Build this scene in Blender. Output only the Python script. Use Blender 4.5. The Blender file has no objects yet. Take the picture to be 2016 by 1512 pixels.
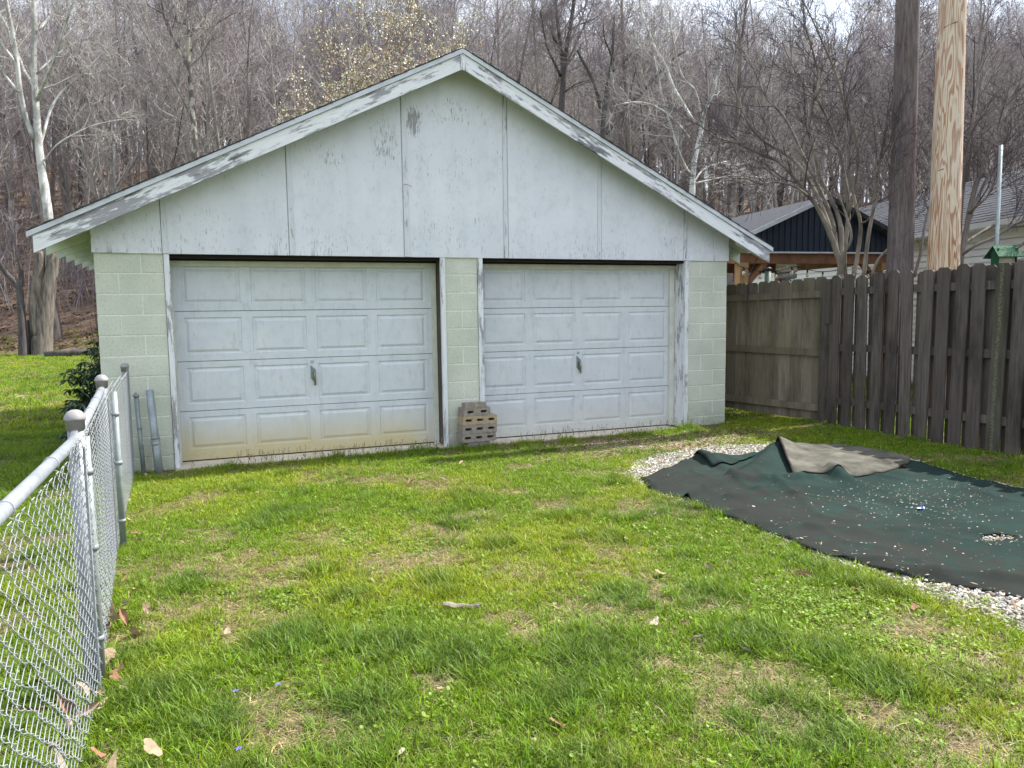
import bpy, math, random
import numpy as np
from mathutils import Vector, Matrix, Euler

random.seed(7)
RS = np.random.RandomState(11)
scene = bpy.context.scene
COL = scene.collection

# ------------------------------------------------------------------ camera
F_PX, YAW, PITCH, ROLL = 1500.0, .3712, -.095, -.0137
CAM = np.array([1.0435, -8.35, 1.609])
_f = np.array([math.sin(YAW) * math.cos(PITCH), math.cos(YAW) * math.cos(PITCH), math.sin(PITCH)])
_r0 = np.array([math.cos(YAW), -math.sin(YAW), 0.0])
_u0 = np.cross(_r0, _f)
_r = _r0 * math.cos(ROLL) + _u0 * math.sin(ROLL)
_u = -_r0 * math.sin(ROLL) + _u0 * math.cos(ROLL)
cam = bpy.data.cameras.new('camera')
cam.sensor_width = 36.0
cam.lens = F_PX / 2016.0 * 36.0
cam.clip_start = .05
cam.clip_end = 2000
camo = bpy.data.objects.new('camera', cam)
COL.objects.link(camo)
camo.matrix_world = Matrix(((_r[0], _u[0], -_f[0], CAM[0]), (_r[1], _u[1], -_f[1], CAM[1]), (_r[2], _u[2], -_f[2], CAM[2]), (0, 0, 0, 1)))
scene.camera = camo

# ------------------------------------------------------------------ light
SUN_EL = math.radians(52)
SUN_AZ = math.atan2(.775, .07)          # clockwise from +Y
EXPOSURE = 1.05
world = bpy.data.worlds.new('World')
scene.world = world
world.use_nodes = True
wn = world.node_tree.nodes
wl = world.node_tree.links
wn.clear()
wo = wn.new('ShaderNodeOutputWorld')
bg = wn.new('ShaderNodeBackground')
bg.inputs['Strength'].default_value = .15
sky = wn.new('ShaderNodeTexSky')
sky.sky_type = 'NISHITA'
sky.sun_disc = False
sky.sun_elevation = SUN_EL
sky.sun_rotation = SUN_AZ
sky.air_density = 1.0
sky.dust_density = 2.0
# thin high cloud over the whole sky
tcd = wn.new('ShaderNodeTexCoord')
mpd = wn.new('ShaderNodeMapping')
mpd.inputs['Scale'].default_value = (1, 1, 2.4)
nzd = wn.new('ShaderNodeTexNoise')
nzd.inputs['Scale'].default_value = 3.0
nzd.inputs['Detail'].default_value = 7
nzd.inputs['Roughness'].default_value = .6
rpd = wn.new('ShaderNodeValToRGB')
rpd.color_ramp.elements[0].position = .30
rpd.color_ramp.elements[0].color = (.35, .35, .35, 1)
rpd.color_ramp.elements[1].position = .56
rpd.color_ramp.elements[1].color = (.95, .95, .95, 1)
mxd = wn.new('ShaderNodeMixRGB')
mxd.inputs['Color2'].default_value = (4.9, 5.3, 5.9, 1)
wl.new(tcd.outputs['Generated'], mpd.inputs['Vector'])
wl.new(mpd.outputs['Vector'], nzd.inputs['Vector'])
wl.new(nzd.outputs['Fac'], rpd.inputs['Fac'])
wl.new(rpd.outputs['Color'], mxd.inputs['Fac'])
wl.new(sky.outputs['Color'], mxd.inputs['Color1'])
wl.new(mxd.outputs['Color'], bg.inputs['Color'])
wl.new(bg.outputs['Background'], wo.inputs['Surface'])

sun = bpy.data.lights.new('sun', 'SUN')
sun.energy = 5.0
sun.angle = math.radians(.53)
sun.color = (1.0, .955, .88)
suno = bpy.data.objects.new('sun', sun)
COL.objects.link(suno)
sd = Vector((math.sin(SUN_AZ) * math.cos(SUN_EL), math.cos(SUN_AZ) * math.cos(SUN_EL), math.sin(SUN_EL)))
suno.rotation_euler = sd.to_track_quat('Z', 'Y').to_euler()
suno.location = (20, 10, 30)

scene.view_settings.view_transform = 'Standard'
scene.view_settings.look = 'None'
scene.view_settings.exposure = EXPOSURE
scene.view_settings.gamma = 1
scene.view_settings.use_curve_mapping = False
scene.render.engine = 'CYCLES'
scene.cycles.max_bounces = 6
scene.cycles.diffuse_bounces = 3
scene.cycles.transparent_max_bounces = 8


# ------------------------------------------------------------------ pixel helpers (photo pixels -> world points)
def ray(x, y):
    return _f + (x - 1008) / F_PX * _r - (y - 756) / F_PX * _u


def at(x, y, D):
    return CAM + ray(x, y) * D


def onz(x, y, z=.05):
    d = ray(x, y)
    return CAM + d * ((z - CAM[2]) / d[2])


def onwall(x, y, Y=0.0):
    d = ray(x, y)
    return CAM + d * ((Y - CAM[1]) / d[1])


def sstep(t):
    t = np.clip(t, 0, 1)
    return t * t * (3 - 2 * t)


class VNoise:
    def __init__(self, seed, n=64):
        self.g = np.random.RandomState(seed).rand(n, n)
        self.n = n

    def __call__(self, x, y, s=1.0):
        x = np.asarray(x, float) / s + 1000.3
        y = np.asarray(y, float) / s + 1000.7
        xi = np.floor(x).astype(int)
        yi = np.floor(y).astype(int)
        fx = x - xi
        fy = y - yi
        fx = fx * fx * (3 - 2 * fx)
        fy = fy * fy * (3 - 2 * fy)
        n = self.n
        g = self.g
        a = g[xi % n, yi % n]
        b = g[(xi + 1) % n, yi % n]
        c = g[xi % n, (yi + 1) % n]
        d = g[(xi + 1) % n, (yi + 1) % n]
        return (a * (1 - fx) + b * fx) * (1 - fy) + (c * (1 - fx) + d * fx) * fy

    def fbm(self, x, y, s=1.0, o=3):
        t = 0
        a = 1
        tot = 0
        for i in range(o):
            t = t + a * self(np.asarray(x) + 17.3 * i, np.asarray(y) - 9.1 * i, s / 2 ** i)
            tot += a
            a *= .5
        return t / tot


N1, N2, N3, N4 = VNoise(1), VNoise(2), VNoise(3), VNoise(4)
SY, CY = math.sin(YAW), math.cos(YAW)
HILL0 = 33.0


def gz(x, y):
    """ground height"""
    x = np.asarray(x, float)
    y = np.asarray(y, float)
    z = .02 + .035 * sstep((y + 6.0) / 5.0) + .05 * sstep((x - 5.5) / 3)
    z = z + .03 * (N1.fbm(x, y, 1.6, 2) - .5) * sstep((-y - .1) / .8) * 1.0
    D = (x - CAM[0]) * SY + (y - CAM[1]) * CY
    lat = (x - CAM[0]) * CY - (y - CAM[1]) * SY
    q = lat / np.maximum(D, 1)
    H = 19 - 5.8 * sstep((q + .35) / .75)
    t = (D - HILL0 - 2.5 * (N2(x, y, 14) - .5)) / 62.0
    h = H * np.where(t > 0, np.sin(np.clip(t, 0, 1) * math.pi / 2) ** 1.05, 0)
    h = h + sstep(t * 8) * (1.6 * (N3.fbm(x, y, 9, 3) - .5))
    # beyond the ridge the hill falls gently again
    h = h - 10 * sstep((t - 1.15) / 1.4)
    return z + h


# ------------------------------------------------------------------ mesh helpers
class MB:
    def __init__(s):
        s.v = []
        s.f = []
        s.n = 0

    def add(s, verts, faces):
        verts = np.asarray(verts, float).reshape(-1, 3)
        s.v.append(verts)
        o = s.n
        s.f.extend([tuple(i + o for i in f) for f in faces])
        s.n += len(verts)
        return s

    def box(s, a, b):
        x0, y0, z0 = a
        x1, y1, z1 = b
        return s.add([(x0, y0, z0), (x1, y0, z0), (x1, y1, z0), (x0, y1, z0), (x0, y0, z1), (x1, y0, z1), (x1, y1, z1), (x0, y1, z1)],
                     [(0, 3, 2, 1), (4, 5, 6, 7), (0, 1, 5, 4), (1, 2, 6, 5), (2, 3, 7, 6), (3, 0, 4, 7)])

    def bbox(s, a, b, r=.003):
        """box with its edges bevelled in the two faces that show (all 4 vertical sides inset at the ends)"""
        x0, y0, z0 = a
        x1, y1, z1 = b
        P = []
        for (y, i) in ((y0, r), (y0 + r, 0), (y1 - r, 0), (y1, r)):
            P += [(x0 + i, y, z0 + i), (x1 - i, y, z0 + i), (x1 - i, y, z1 - i), (x0 + i, y, z1 - i)]
        F = [(0, 1, 2, 3), (15, 14, 13, 12)]
        for k in range(3):
            for j in range(4):
                a_ = 4 * k + j
                b_ = 4 * k + (j + 1) % 4
                F.append((a_, a_ + 4, b_ + 4, b_))
        return s.add(P, F)

    def prism(s, poly, y0, y1):
        """polygon in xz (counter-clockwise seen from -y), extruded y0..y1"""
        n = len(poly)
        V = [(x, y0, z) for x, z in poly] + [(x, y1, z) for x, z in poly]
        F = [tuple(range(n)), tuple(range(2 * n - 1, n - 1, -1))]
        for i in range(n):
            j = (i + 1) % n
            F.append((i, i + n, j + n, j))
        return s.add(V, F)

    def prismz(s, poly, z0, z1):
        n = len(poly)
        V = [(x, y, z0) for x, y in poly] + [(x, y, z1) for x, y in poly]
        F = [tuple(range(n - 1, -1, -1)), tuple(range(n, 2 * n))]
        for i in range(n):
            j = (i + 1) % n
            F.append((i, j, j + n, i + n))
        return s.add(V, F)

    def tube(s, path, rad, k=6, cap=True):
        P = np.asarray(path, float)
        n = len(P)
        R = np.broadcast_to(np.asarray(rad, float), (n,))
        T = np.empty_like(P)
        T[1:-1] = P[2:] - P[:-2]
        T[0] = P[1] - P[0]
        T[-1] = P[-1] - P[-2]
        T /= np.linalg.norm(T, axis=1)[:, None] + 1e-12
        m = T.mean(0)
        a = np.array([0, 0, 1.]) if abs(m[2]) < .8 * np.linalg.norm(m) + 1e-9 else np.array([1., 0, 0])
        U = np.cross(T, a)
        U /= np.linalg.norm(U, axis=1)[:, None] + 1e-12
        W = np.cross(T, U)
        ang = np.arange(k) * 2 * math.pi / k
        V = P[:, None] + R[:, None, None] * (U[:, None] * np.cos(ang)[None, :, None] + W[:, None] * np.sin(ang)[None, :, None])
        F = []
        for i in range(n - 1):
            for j in range(k):
                j2 = (j + 1) % k
                F.append((i * k + j, i * k + j2, (i + 1) * k + j2, (i + 1) * k + j))
        if cap and k > 3:
            F.append(tuple(range(k - 1, -1, -1)))
            F.append(tuple((n - 1) * k + j for j in range(k)))
        return s.add(V.reshape(-1, 3), F)

    def lathe(s, prof, c=(0, 0, 0), k=20):
        V = []
        for r, z in prof:
            for j in range(k):
                a = 2 * math.pi * j / k
                V.append((c[0] + r * math.cos(a), c[1] + r * math.sin(a), c[2] + z))
        F = []
        for i in range(len(prof) - 1):
            for j in range(k):
                j2 = (j + 1) % k
                F.append((i * k + j, i * k + j2, (i + 1) * k + j2, (i + 1) * k + j))
        F.append(tuple(range(k - 1, -1, -1)))
        F.append(tuple((len(prof) - 1) * k + j for j in range(k)))
        return s.add(V, F)

    def grid(s, P):
        """P (n,m,3)"""
        n, m = P.shape[:2]
        F = [(i * m + j, i * m + j + 1, (i + 1) * m + j + 1, (i + 1) * m + j) for i in range(n - 1) for j in range(m - 1)]
        return s.add(P.reshape(-1, 3), F)

    def mesh(s, name):
        V = np.concatenate(s.v) if s.v else np.zeros((0, 3))
        me = bpy.data.meshes.new(name)
        me.from_pydata(V.tolist(), [], s.f)
        return me

    def build(s, name, mat=None, parent=None, smooth=False, loc=None):
        me = s.mesh(name)
        if mat:
            me.materials.append(mat)
        if smooth:
            me.polygons.foreach_set('use_smooth', [True] * len(me.polygons))
        return link(name, me, parent, loc)


def link(name, data, parent=None, loc=None):
    o = bpy.data.objects.new(name, data)
    COL.objects.link(o)
    if parent is not None:
        o.parent = parent
    if loc is not None:
        o.location = loc
    return o


def tag(o, label=None, cat=None, group=None, kind=None):
    if label:
        o['label'] = label
    if cat:
        o['category'] = cat
    if group:
        o['group'] = group
    if kind:
        o['kind'] = kind
    return o


def thing(name, label, cat, loc=(0, 0, 0), group=None):
    o = link(name, None, None, loc)
    o.empty_display_size = .1
    return tag(o, label, cat, group)


# ------------------------------------------------------------------ materials
def newmat(name, rough=.8, spec=.3):
    m = bpy.data.materials.new(name)
    m.use_nodes = True
    nt = m.node_tree
    b = nt.nodes['Principled BSDF']
    b.inputs['Roughness'].default_value = rough
    b.inputs['Specular IOR Level'].default_value = spec
    return m, nt, b


class NT:
    def __init__(s, nt):
        s.nt = nt

    def n(s, t, **kw):
        nd = s.nt.nodes.new(t)
        for k, v in kw.items():
            if k.startswith('_'):
                setattr(nd, k[1:], v)
            else:
                nd.inputs[k].default_value = v
        return nd

    def l(s, a, b):
        s.nt.links.new(a, b)

    def coords(s, scale=(1, 1, 1), rot=(0, 0, 0), kind='Object'):
        tc = s.n('ShaderNodeTexCoord')
        mp = s.n('ShaderNodeMapping')
        mp.inputs['Scale'].default_value = scale
        mp.inputs['Rotation'].default_value = rot
        if kind == 'World':
            g = s.n('ShaderNodeNewGeometry')
            s.l(g.outputs['Position'], mp.inputs['Vector'])
        else:
            s.l(tc.outputs[kind], mp.inputs['Vector'])
        return mp.outputs['Vector']

    def rotcoords(s, ang, scale, kind='World'):
        """rotate about Y by ang, then scale"""
        a = s.coords((1, 1, 1), (0, ang, 0), kind)
        mp = s.n('ShaderNodeMapping')
        mp.inputs['Scale'].default_value = scale
        s.l(a, mp.inputs['Vector'])
        return mp.outputs['Vector']

    def noise(s, vec, scale, detail=4, rough=.55, dist=0.0):
        nd = s.n('ShaderNodeTexNoise')
        nd.inputs['Scale'].default_value = scale
        nd.inputs['Detail'].default_value = detail
        nd.inputs['Roughness'].default_value = rough
        nd.inputs['Distortion'].default_value = dist
        s.l(vec, nd.inputs['Vector'])
        return nd.outputs['Fac']

    def ramp(s, fac, stops, interp='LINEAR'):
        nd = s.n('ShaderNodeValToRGB')
        cr = nd.color_ramp
        cr.interpolation = interp
        while len(cr.elements) < len(stops):
            cr.elements.new(.5)
        for e, (p, c) in zip(cr.elements, stops):
            e.position = p
            e.color = (c, c, c, 1) if isinstance(c, (int, float)) else (*c, 1)
        s.l(fac, nd.inputs['Fac'])
        return nd.outputs['Color']

    def mix(s, fac, a, b, mode='MIX'):
        nd = s.n('ShaderNodeMixRGB')
        nd.blend_type = mode
        for k, v in (('Fac', fac), ('Color1', a), ('Color2', b)):
            if isinstance(v, (int, float)):
                nd.inputs[k].default_value = v if k == 'Fac' else (v, v, v, 1)
            elif isinstance(v, tuple):
                nd.inputs[k].default_value = (*v, 1)
            else:
                s.l(v, nd.inputs[k])
        return nd.outputs['Color']

    def math(s, op, a, b=0.0, clamp=False):
        nd = s.n('ShaderNodeMath')
        nd.operation = op
        nd.use_clamp = clamp
        for i, v in enumerate((a, b)):
            if isinstance(v, (int, float)):
                nd.inputs[i].default_value = v
            else:
                s.l(v, nd.inputs[i])
        return nd.outputs['Value']

    def xyz(s):
        g = s.n('ShaderNodeNewGeometry')
        sp = s.n('ShaderNodeSeparateXYZ')
        s.l(g.outputs['Position'], sp.inputs['Vector'])
        return sp.outputs

    def rnd(s):
        return s.n('ShaderNodeObjectInfo').outputs['Random']

    def bump(s, h, strength, dist, b):
        bp = s.n('ShaderNodeBump')
        bp.inputs['Strength'].default_value = strength
        bp.inputs['Distance'].default_value = dist
        s.l(h, bp.inputs['Height'])
        s.l(bp.outputs['Normal'], b.inputs['Normal'])


def spot(t, xyz, cx, cz, rx, rz, lo=0.0):
    """soft 0..1 blob at wall position (cx, cz), for stains that stay where they are"""
    dx = t.math('DIVIDE', t.math('SUBTRACT', xyz[0], cx), rx)
    dz = t.math('DIVIDE', t.math('SUBTRACT', xyz[2], cz), rz)
    r2 = t.math('ADD', t.math('MULTIPLY', dx, dx), t.math('MULTIPLY', dz, dz))
    return t.math('SUBTRACT', 1.0, r2, True)


def m_gable():
    m, nt, b = newmat('painted_plywood', .62, .25)
    t = NT(nt)
    xyz = t.xyz()
    big = t.noise(t.coords((1, 1, 1), kind='World'), 1.3, 4)
    base = t.mix(t.ramp(big, [(.35, 0.), (.65, 1.)]), (.62, .635, .685), (.69, .695, .745))
    # broad vertical wash marks
    wash = t.noise(t.coords((5, 1, .5), kind='World'), 1.0, 5)
    mil = t.noise(t.coords((6, 1, 5), kind='World'), 1.0, 7, .8)
    base = t.mix(t.ramp(mil, [(.50, 0.), (.66, .45)]), base, (.45, .475, .50))
    base = t.mix(t.ramp(wash, [(.45, 0.), (.7, .35)]), base, (.53, .555, .60))
    # fine vertical grain cracks, dense in patches
    g = t.noise(t.coords((85, 85, 13), kind='World'), 1.0, 5, .65)
    pat = t.noise(t.coords((1.7, 1, 1.1), kind='World'), 1.5, 5, .7)
    low = t.math('MULTIPLY', t.math('SUBTRACT', 2.9, xyz[2], True), .07)
    w = t.math('ADD', t.math('MULTIPLY', pat, .34), low)
    # worn places seen in the paint
    p1 = spot(t, xyz, 3.17, 3.69, .12, .20)
    p2 = spot(t, xyz, 3.62, 3.82, .50, .20)
    p3 = spot(t, xyz, 2.84, 3.45, .20, .30)
    p4 = spot(t, xyz, 2.3, 3.25, .25, .2)
    w = t.math('ADD', w, t.math('MULTIPLY', p1, .30))
    for p, k in ((p2, .09), (p3, .11), (p4, .06)):
        w = t.math('ADD', w, t.math('MULTIPLY', p, k))
    v = t.math('ADD', g, w)
    crack = t.ramp(v, [(.81, 0.), (.88, .85)])
    c2 = t.noise(t.coords((34, 34, 7), kind='World'), 1.0, 6, .7)
    c2m = t.ramp(t.math('ADD', c2, t.math('MULTIPLY', w, .6)), [(.83, 0.), (.90, .7)])
    crack = t.math('MAXIMUM', crack, c2m)
    wood = t.mix(t.noise(t.coords((80, 80, 12), kind='World'), 1.0, 3), (.16, .15, .15), (.33, .31, .31))
    col = t.mix(crack, base, wood)
    # drip streaks off the bottom nails
    dr = t.noise(t.coords((11, 1, .1), kind='World'), 1.0, 1)
    dm = t.math('MULTIPLY', t.ramp(dr, [(.66, 0.), (.69, 1.)]), t.math('MULTIPLY', t.math('SUBTRACT', 2.33, xyz[2], True), 7.0, True), True)
    col = t.mix(t.math('MULTIPLY', dm, .65), col, (.16, .15, .15))
    t.l(col, b.inputs['Base Color'])
    t.bump(t.math('SUBTRACT', t.math('MULTIPLY', g, .5), crack), .35, .003, b)
    return m


def m_peel(name, ang, amount=.5, light=(.77, .77, .80), world=True, along='x'):
    m, nt, b = newmat(name, .7, .25)
    t = NT(nt)
    sc = (4.5, 30, 30) if along == 'x' else (30, 30, 4.5)
    kd = 'World'
    v = t.rotcoords(ang, sc, kd)
    g = t.noise(v, 1.0, 7, .72)
    sc2 = (1.1, 3, 5) if along == 'x' else (5, 3, 1.1)
    v2 = t.rotcoords(ang, sc2, kd)
    p = t.noise(v2, 1.0, 4, .6)
    s = t.math('ADD', t.math('MULTIPLY', g, .6), t.math('MULTIPLY', p, .6))
    peel = t.ramp(s, [(.565 + .10 * (1 - amount), 0.), (.61 + .10 * (1 - amount), 1.)])
    fine = t.noise(t.rotcoords(ang, (8, 140, 140) if along == 'x' else (140, 140, 8), kd), 1.0, 3)
    wood = t.mix(fine, (.20, .195, .215), (.42, .41, .44))
    dk = t.ramp(t.noise(t.rotcoords(ang, (.8, 6, 9) if along == 'x' else (9, 6, .8), kd), 1.0, 6, .7), [(.53, 0.), (.66, 1.)])
    wood = t.mix(dk, wood, (.06, .055, .06))
    paint = t.mix(t.ramp(g, [(.35, 0.), (.7, 1.)]), light, tuple(c * .80 for c in light))
    col = t.mix(peel, paint, wood)
    t.l(col, b.inputs['Base Color'])
    t.bump(t.math('SUBTRACT', t.math('MULTIPLY', fine, .3), peel), .5, .003, b)
    return m


def m_block(name='painted_block', c1=(.49, .51, .435), c2=(.60, .61, .53)):
    m, nt, b = newmat(name, .85, .2)
    t = NT(nt)
    xyz = t.xyz()
    big = t.noise(t.coords((1, 1, 1), kind='World'), 2.2, 4)
    base = t.mix(t.ramp(big, [(.35, 0.), (.65, 1.)]), c1, c2)
    base = t.mix(t.math('MULTIPLY', t.rnd(), .30), base, (.62, .64, .54))
    pits = t.noise(t.coords((1, 1, 1), kind='World'), 48, 6, .85)
    pm = t.ramp(pits, [(.34, 1.), (.47, 0.)])
    base = t.mix(t.math('MULTIPLY', pm, .8), base, (.28, .31, .24))
    # damp and dirt close to the ground
    foot_tint = t.math('MULTIPLY', t.math('SUBTRACT', .42, xyz[2], True), 2.2, True)
    dn = t.noise(t.coords((1, 1, 1), kind='World'), 9, 5, .7)
    foot_tint = t.math('MULTIPLY', foot_tint, t.ramp(dn, [(.35, 0.1), (.7, 1.)]), True)
    base = t.mix(foot_tint, base, (.21, .20, .12))
    t.l(base, b.inputs['Base Color'])
    t.bump(t.math('ADD', t.math('MULTIPLY', pits, 1.), t.noise(t.coords(kind='World'), 30, 3)), .55, .006, b)
    return m


def m_door():
    m, nt, b = newmat('door_paint', .48, .4)
    t = NT(nt)
    xyz = t.xyz()
    big = t.noise(t.coords((1, 1, 1), kind='World'), 2.5, 5, .6)
    base = t.mix(t.ramp(big, [(.3, 0.), (.7, 1.)]), (.555, .585, .625), (.63, .65, .68))
    sm = t.noise(t.coords((14, 14, 5), kind='World'), 1.0, 6, .75)
    base = t.mix(t.ramp(sm, [(.55, 0.), (.70, .6)]), base, (.40, .42, .44))
    stk = t.noise(t.coords((26, 1, 1.1), kind='World'), 1.0, 5, .7)
    base = t.mix(t.ramp(stk, [(.56, 0.), (.70, .18)]), base, (.37, .38, .38))
    mot = t.noise(t.coords((9, 1, 9), kind='World'), 1.0, 7, .8)
    base = t.mix(t.ramp(mot, [(.50, 0.), (.68, .38)]), base, (.41, .43, .45))
    # yellower towards the foot of the doors, most at the left; soil specks lowest
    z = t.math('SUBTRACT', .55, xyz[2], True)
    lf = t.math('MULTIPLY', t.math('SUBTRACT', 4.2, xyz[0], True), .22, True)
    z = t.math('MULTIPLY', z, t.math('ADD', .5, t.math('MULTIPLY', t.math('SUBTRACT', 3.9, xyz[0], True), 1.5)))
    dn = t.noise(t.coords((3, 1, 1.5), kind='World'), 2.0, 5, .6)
    foot_tint = t.math('MULTIPLY', z, t.math('ADD', .6, dn), True)
    base = t.mix(t.math('MULTIPLY', foot_tint, 1.2, True), base, (.52, .45, .26))
    bot = t.math('MULTIPLY', t.math('SUBTRACT', .22, xyz[2], True), 5.0, True)
    sp = t.ramp(t.noise(t.coords(kind='World'), 30, 4, .8), [(.5, 0.), (.66, 1.)])
    base = t.mix(t.math('MULTIPLY', bot, t.math('MULTIPLY', sp, .6)), base, (.16, .12, .06))
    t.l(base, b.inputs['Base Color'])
    t.bump(t.noise(t.coords((40, 40, 6), kind='World'), 1.0, 3), .12, .002, b)
    return m


def m_plain(name, col, rough=.8, var=.25, scale=8, spec=.3, metal=0.0, bump=.2, stretch=(1, 1, 1), kind='World', rnd=0.0):
    m, nt, b = newmat(name, rough, spec)
    b.inputs['Metallic'].default_value = metal
    t = NT(nt)
    n = t.noise(t.coords(stretch, kind=kind), scale, 5, .65)
    c = t.mix(t.ramp(n, [(.3, 0.), (.7, 1.)]), tuple(k * (1 - var) for k in col), tuple(min(1, k * (1 + var)) for k in col))
    if rnd:
        c = t.mix(t.math('MULTIPLY', t.rnd(), rnd), c, tuple(k * .45 for k in col))
    t.l(c, b.inputs['Base Color'])
    if bump:
        t.bump(n, bump, .004, b)
    return m


def m_fencewood(name, c1, c2, green=.0, lich=False):
    m, nt, b = newmat(name, .85, .2)
    t = NT(nt)
    xyz = t.xyz()
    g = t.noise(t.coords((40, 40, 2.2), kind='World'), 1.0, 6, .65, .4)
    col = t.mix(t.ramp(g, [(.32, 0.), (.68, 1.)]), c1, c2)
    col = t.mix(t.math('MULTIPLY', t.rnd(), .75), col, tuple(.5 * (p + q) * .52 for p, q in zip(c1, c2)))
    p = t.noise(t.coords((4, 4, 1.0), kind='World'), 1.0, 5, .65)
    col = t.mix(t.ramp(p, [(.48, 0.), (.7, .8)]), col, tuple(k * .33 for k in c1))
    if green:
        q = t.noise(t.coords((3, 3, .8), kind='World'), 1.3, 5, .6)
        col = t.mix(t.math('MULTIPLY', t.ramp(q, [(.38, 0.), (.6, 1.)]), green), col, (.115, .112, .040))
        tp = t.math('MULTIPLY', t.math('SUBTRACT', xyz[2], 1.45, True), 2.5, True)
        col = t.mix(t.math('MULTIPLY', tp, .4), col, (.04, .035, .03))
    if lich:
        q = t.noise(t.coords((14, 14, 5), kind='Object'), 1.0, 5, .6)
        tc = t.n('ShaderNodeTexCoord')
        sp = t.n('ShaderNodeSeparateXYZ')
        t.l(tc.outputs['Object'], sp.inputs['Vector'])
        q2 = t.noise(t.coords((90, 90, 60), kind='Object'), 1.0, 3, .7)
        band = t.math('SUBTRACT', t.math('ADD', .25, t.math('MULTIPLY', q2, 1.3)), t.math('MULTIPLY', t.math('ABSOLUTE', t.math('ADD', t.math('ADD', sp.outputs[0], .012), t.math('MULTIPLY', t.math('SUBTRACT', q, .5), .05))), 34.0), True)
        col = t.mix(t.math('MULTIPLY', t.ramp(q2, [(.44, 0.), (.56, .75)]), t.math('MULTIPLY', band, 1.2, True)), col, (.19, .195, .10))
    t.l(col, b.inputs['Base Color'])
    t.bump(g, .6, .004, b)
    return m


def m_bark(name, c1, c2, vs=(9, 9, 1.6), hi=None, kind='Object', bump=.8, scale=1.0):
    m, nt, b = newmat(name, .9, .15)
    t = NT(nt)
    g = t.noise(t.coords(vs, kind=kind), scale, 6, .65, .3)
    col = t.mix(t.ramp(g, [(.32, 0.), (.68, 1.)]), c1, c2)
    if hi:
        p = t.noise(t.coords((2.2, 2.2, 1.2), kind=kind), 1.6, 4, .55)
        col = t.mix(t.ramp(p, [(.47, 0.), (.53, 1.)]), col, hi)
    t.l(col, b.inputs['Base Color'])
    if bump:
        t.bump(g, bump, .02, b)
    return m


def m_inst(name, mult=1.0, rough=.7, spec=.2, trans=0.0, tip=None):
    """material whose colour comes from the instance (point attribute col) with a per-face random wobble"""
    m, nt, b = newmat(name, rough, spec)
    t = NT(nt)
    a = t.n('ShaderNodeAttribute')
    a.attribute_type = 'INSTANCER'
    a.attribute_name = 'col'
    v = t.n('ShaderNodeAttribute')
    v.attribute_type = 'GEOMETRY'
    v.attribute_name = 'vary'
    c = t.mix(1.0, a.outputs['Color'], v.outputs['Color'], 'MULTIPLY')
    t.l(c, b.inputs['Base Color'])
    if trans:
        out = [n for n in nt.nodes if n.type == 'OUTPUT_MATERIAL'][0]
        tr = t.n('ShaderNodeBsdfTranslucent')
        t.l(t.mix(1.0, c, (1.15, 1.1, .55), 'MULTIPLY'), tr.inputs['Color'])
        ms = t.n('ShaderNodeMixShader')
        ms.inputs['Fac'].default_value = trans
        t.l(b.outputs['BSDF'], ms.inputs[1])
        t.l(tr.outputs['BSDF'], ms.inputs[2])
        t.l(ms.outputs['Shader'], out.inputs['Surface'])
    return m


M = {}
M['gable'] = m_gable()
SL = .49
ANG = math.atan(SL)
M['fascia_l'] = m_peel('weathered_fascia_rising', ANG, .62)
M['fascia_r'] = m_peel('weathered_fascia_falling', -ANG, .55)
M['trimv'] = m_peel('weathered_white_trim', 0, .30, (.74, .75, .78), along='z')
M['batten'] = m_peel('weathered_batten', 0, .10, (.64, .655, .70), along='z')
M['block'] = m_block()
M['mortar'] = m_block('painted_mortar', (.68, .70, .62), (.74, .75, .68))
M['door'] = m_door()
M['cream'] = m_plain('door_stop_paint', (.62, .62, .55), .6, .12, 6)
M['darkwood'] = m_plain('bare_dark_jamb', (.075, .062, .052), .85, .5, 1, bump=.5, stretch=(30, 30, 3))
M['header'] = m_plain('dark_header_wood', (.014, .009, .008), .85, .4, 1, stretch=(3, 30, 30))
M['drip'] = m_plain('painted_drip_edge', (.50, .52, .56), .45, .15, 5, .5)
M['shingle'] = m_plain('dark_roof_shingle', (.055, .055, .06), .95, .4, 30)
M['soffit'] = m_plain('pale_green_rafter', (.56, .60, .54), .75, .2, 6)
M['concrete'] = m_plain('pale_concrete_slab', (.60, .53, .43), .9, .22, 7, bump=.5)
M['galv'] = m_plain('galvanised_steel', (.25, .27, .30), .55, .2, 14, .4, .15, bump=.05)
M['galvcap'] = m_plain('weathered_cast_cap', (.27, .255, .265), .6, .2, 20, .4, .15, bump=.1)
M['wire'] = m_plain('galvanised_wire', (.33, .345, .37), .55, .15, 20, .4, .1, bump=0)
M['rust'] = m_plain('rusty_band', (.40, .19, .07), .85, .35, 40)
M['gateframe'] = m_plain('painted_gate_frame', (.24, .27, .27), .5, .2, 12, .4, .25, bump=.05)
M['darkgalv'] = m_plain('dull_steel_pipe', (.27, .31, .33), .5, .25, 9, .4, .4)
M['fence_front'] = m_fencewood('weathered_picket', (.062, .052, .045), (.175, .147, .127), .0)
M['fence_back'] = m_fencewood('mossy_picket', (.14, .115, .088), (.27, .23, .18), .30)
M['lichen'] = m_fencewood('lichen_picket', (.085, .075, .065), (.17, .15, .13), .1, True)
M['blk_grey'] = m_plain('weathered_grey_block', (.27, .23, .20), .95, .3, 25, bump=.7)
M['blk_tan'] = m_plain('weathered_tan_block', (.37, .29, .19), .95, .3, 25, bump=.7)
M['nickel'] = m_plain('worn_nickel', (.45, .46, .46), .35, .15, 60, .5, .8)
M['zinc'] = m_plain('dull_zinc_plate', (.20, .24, .27), .45, .3, 60, .5, .6)
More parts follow.
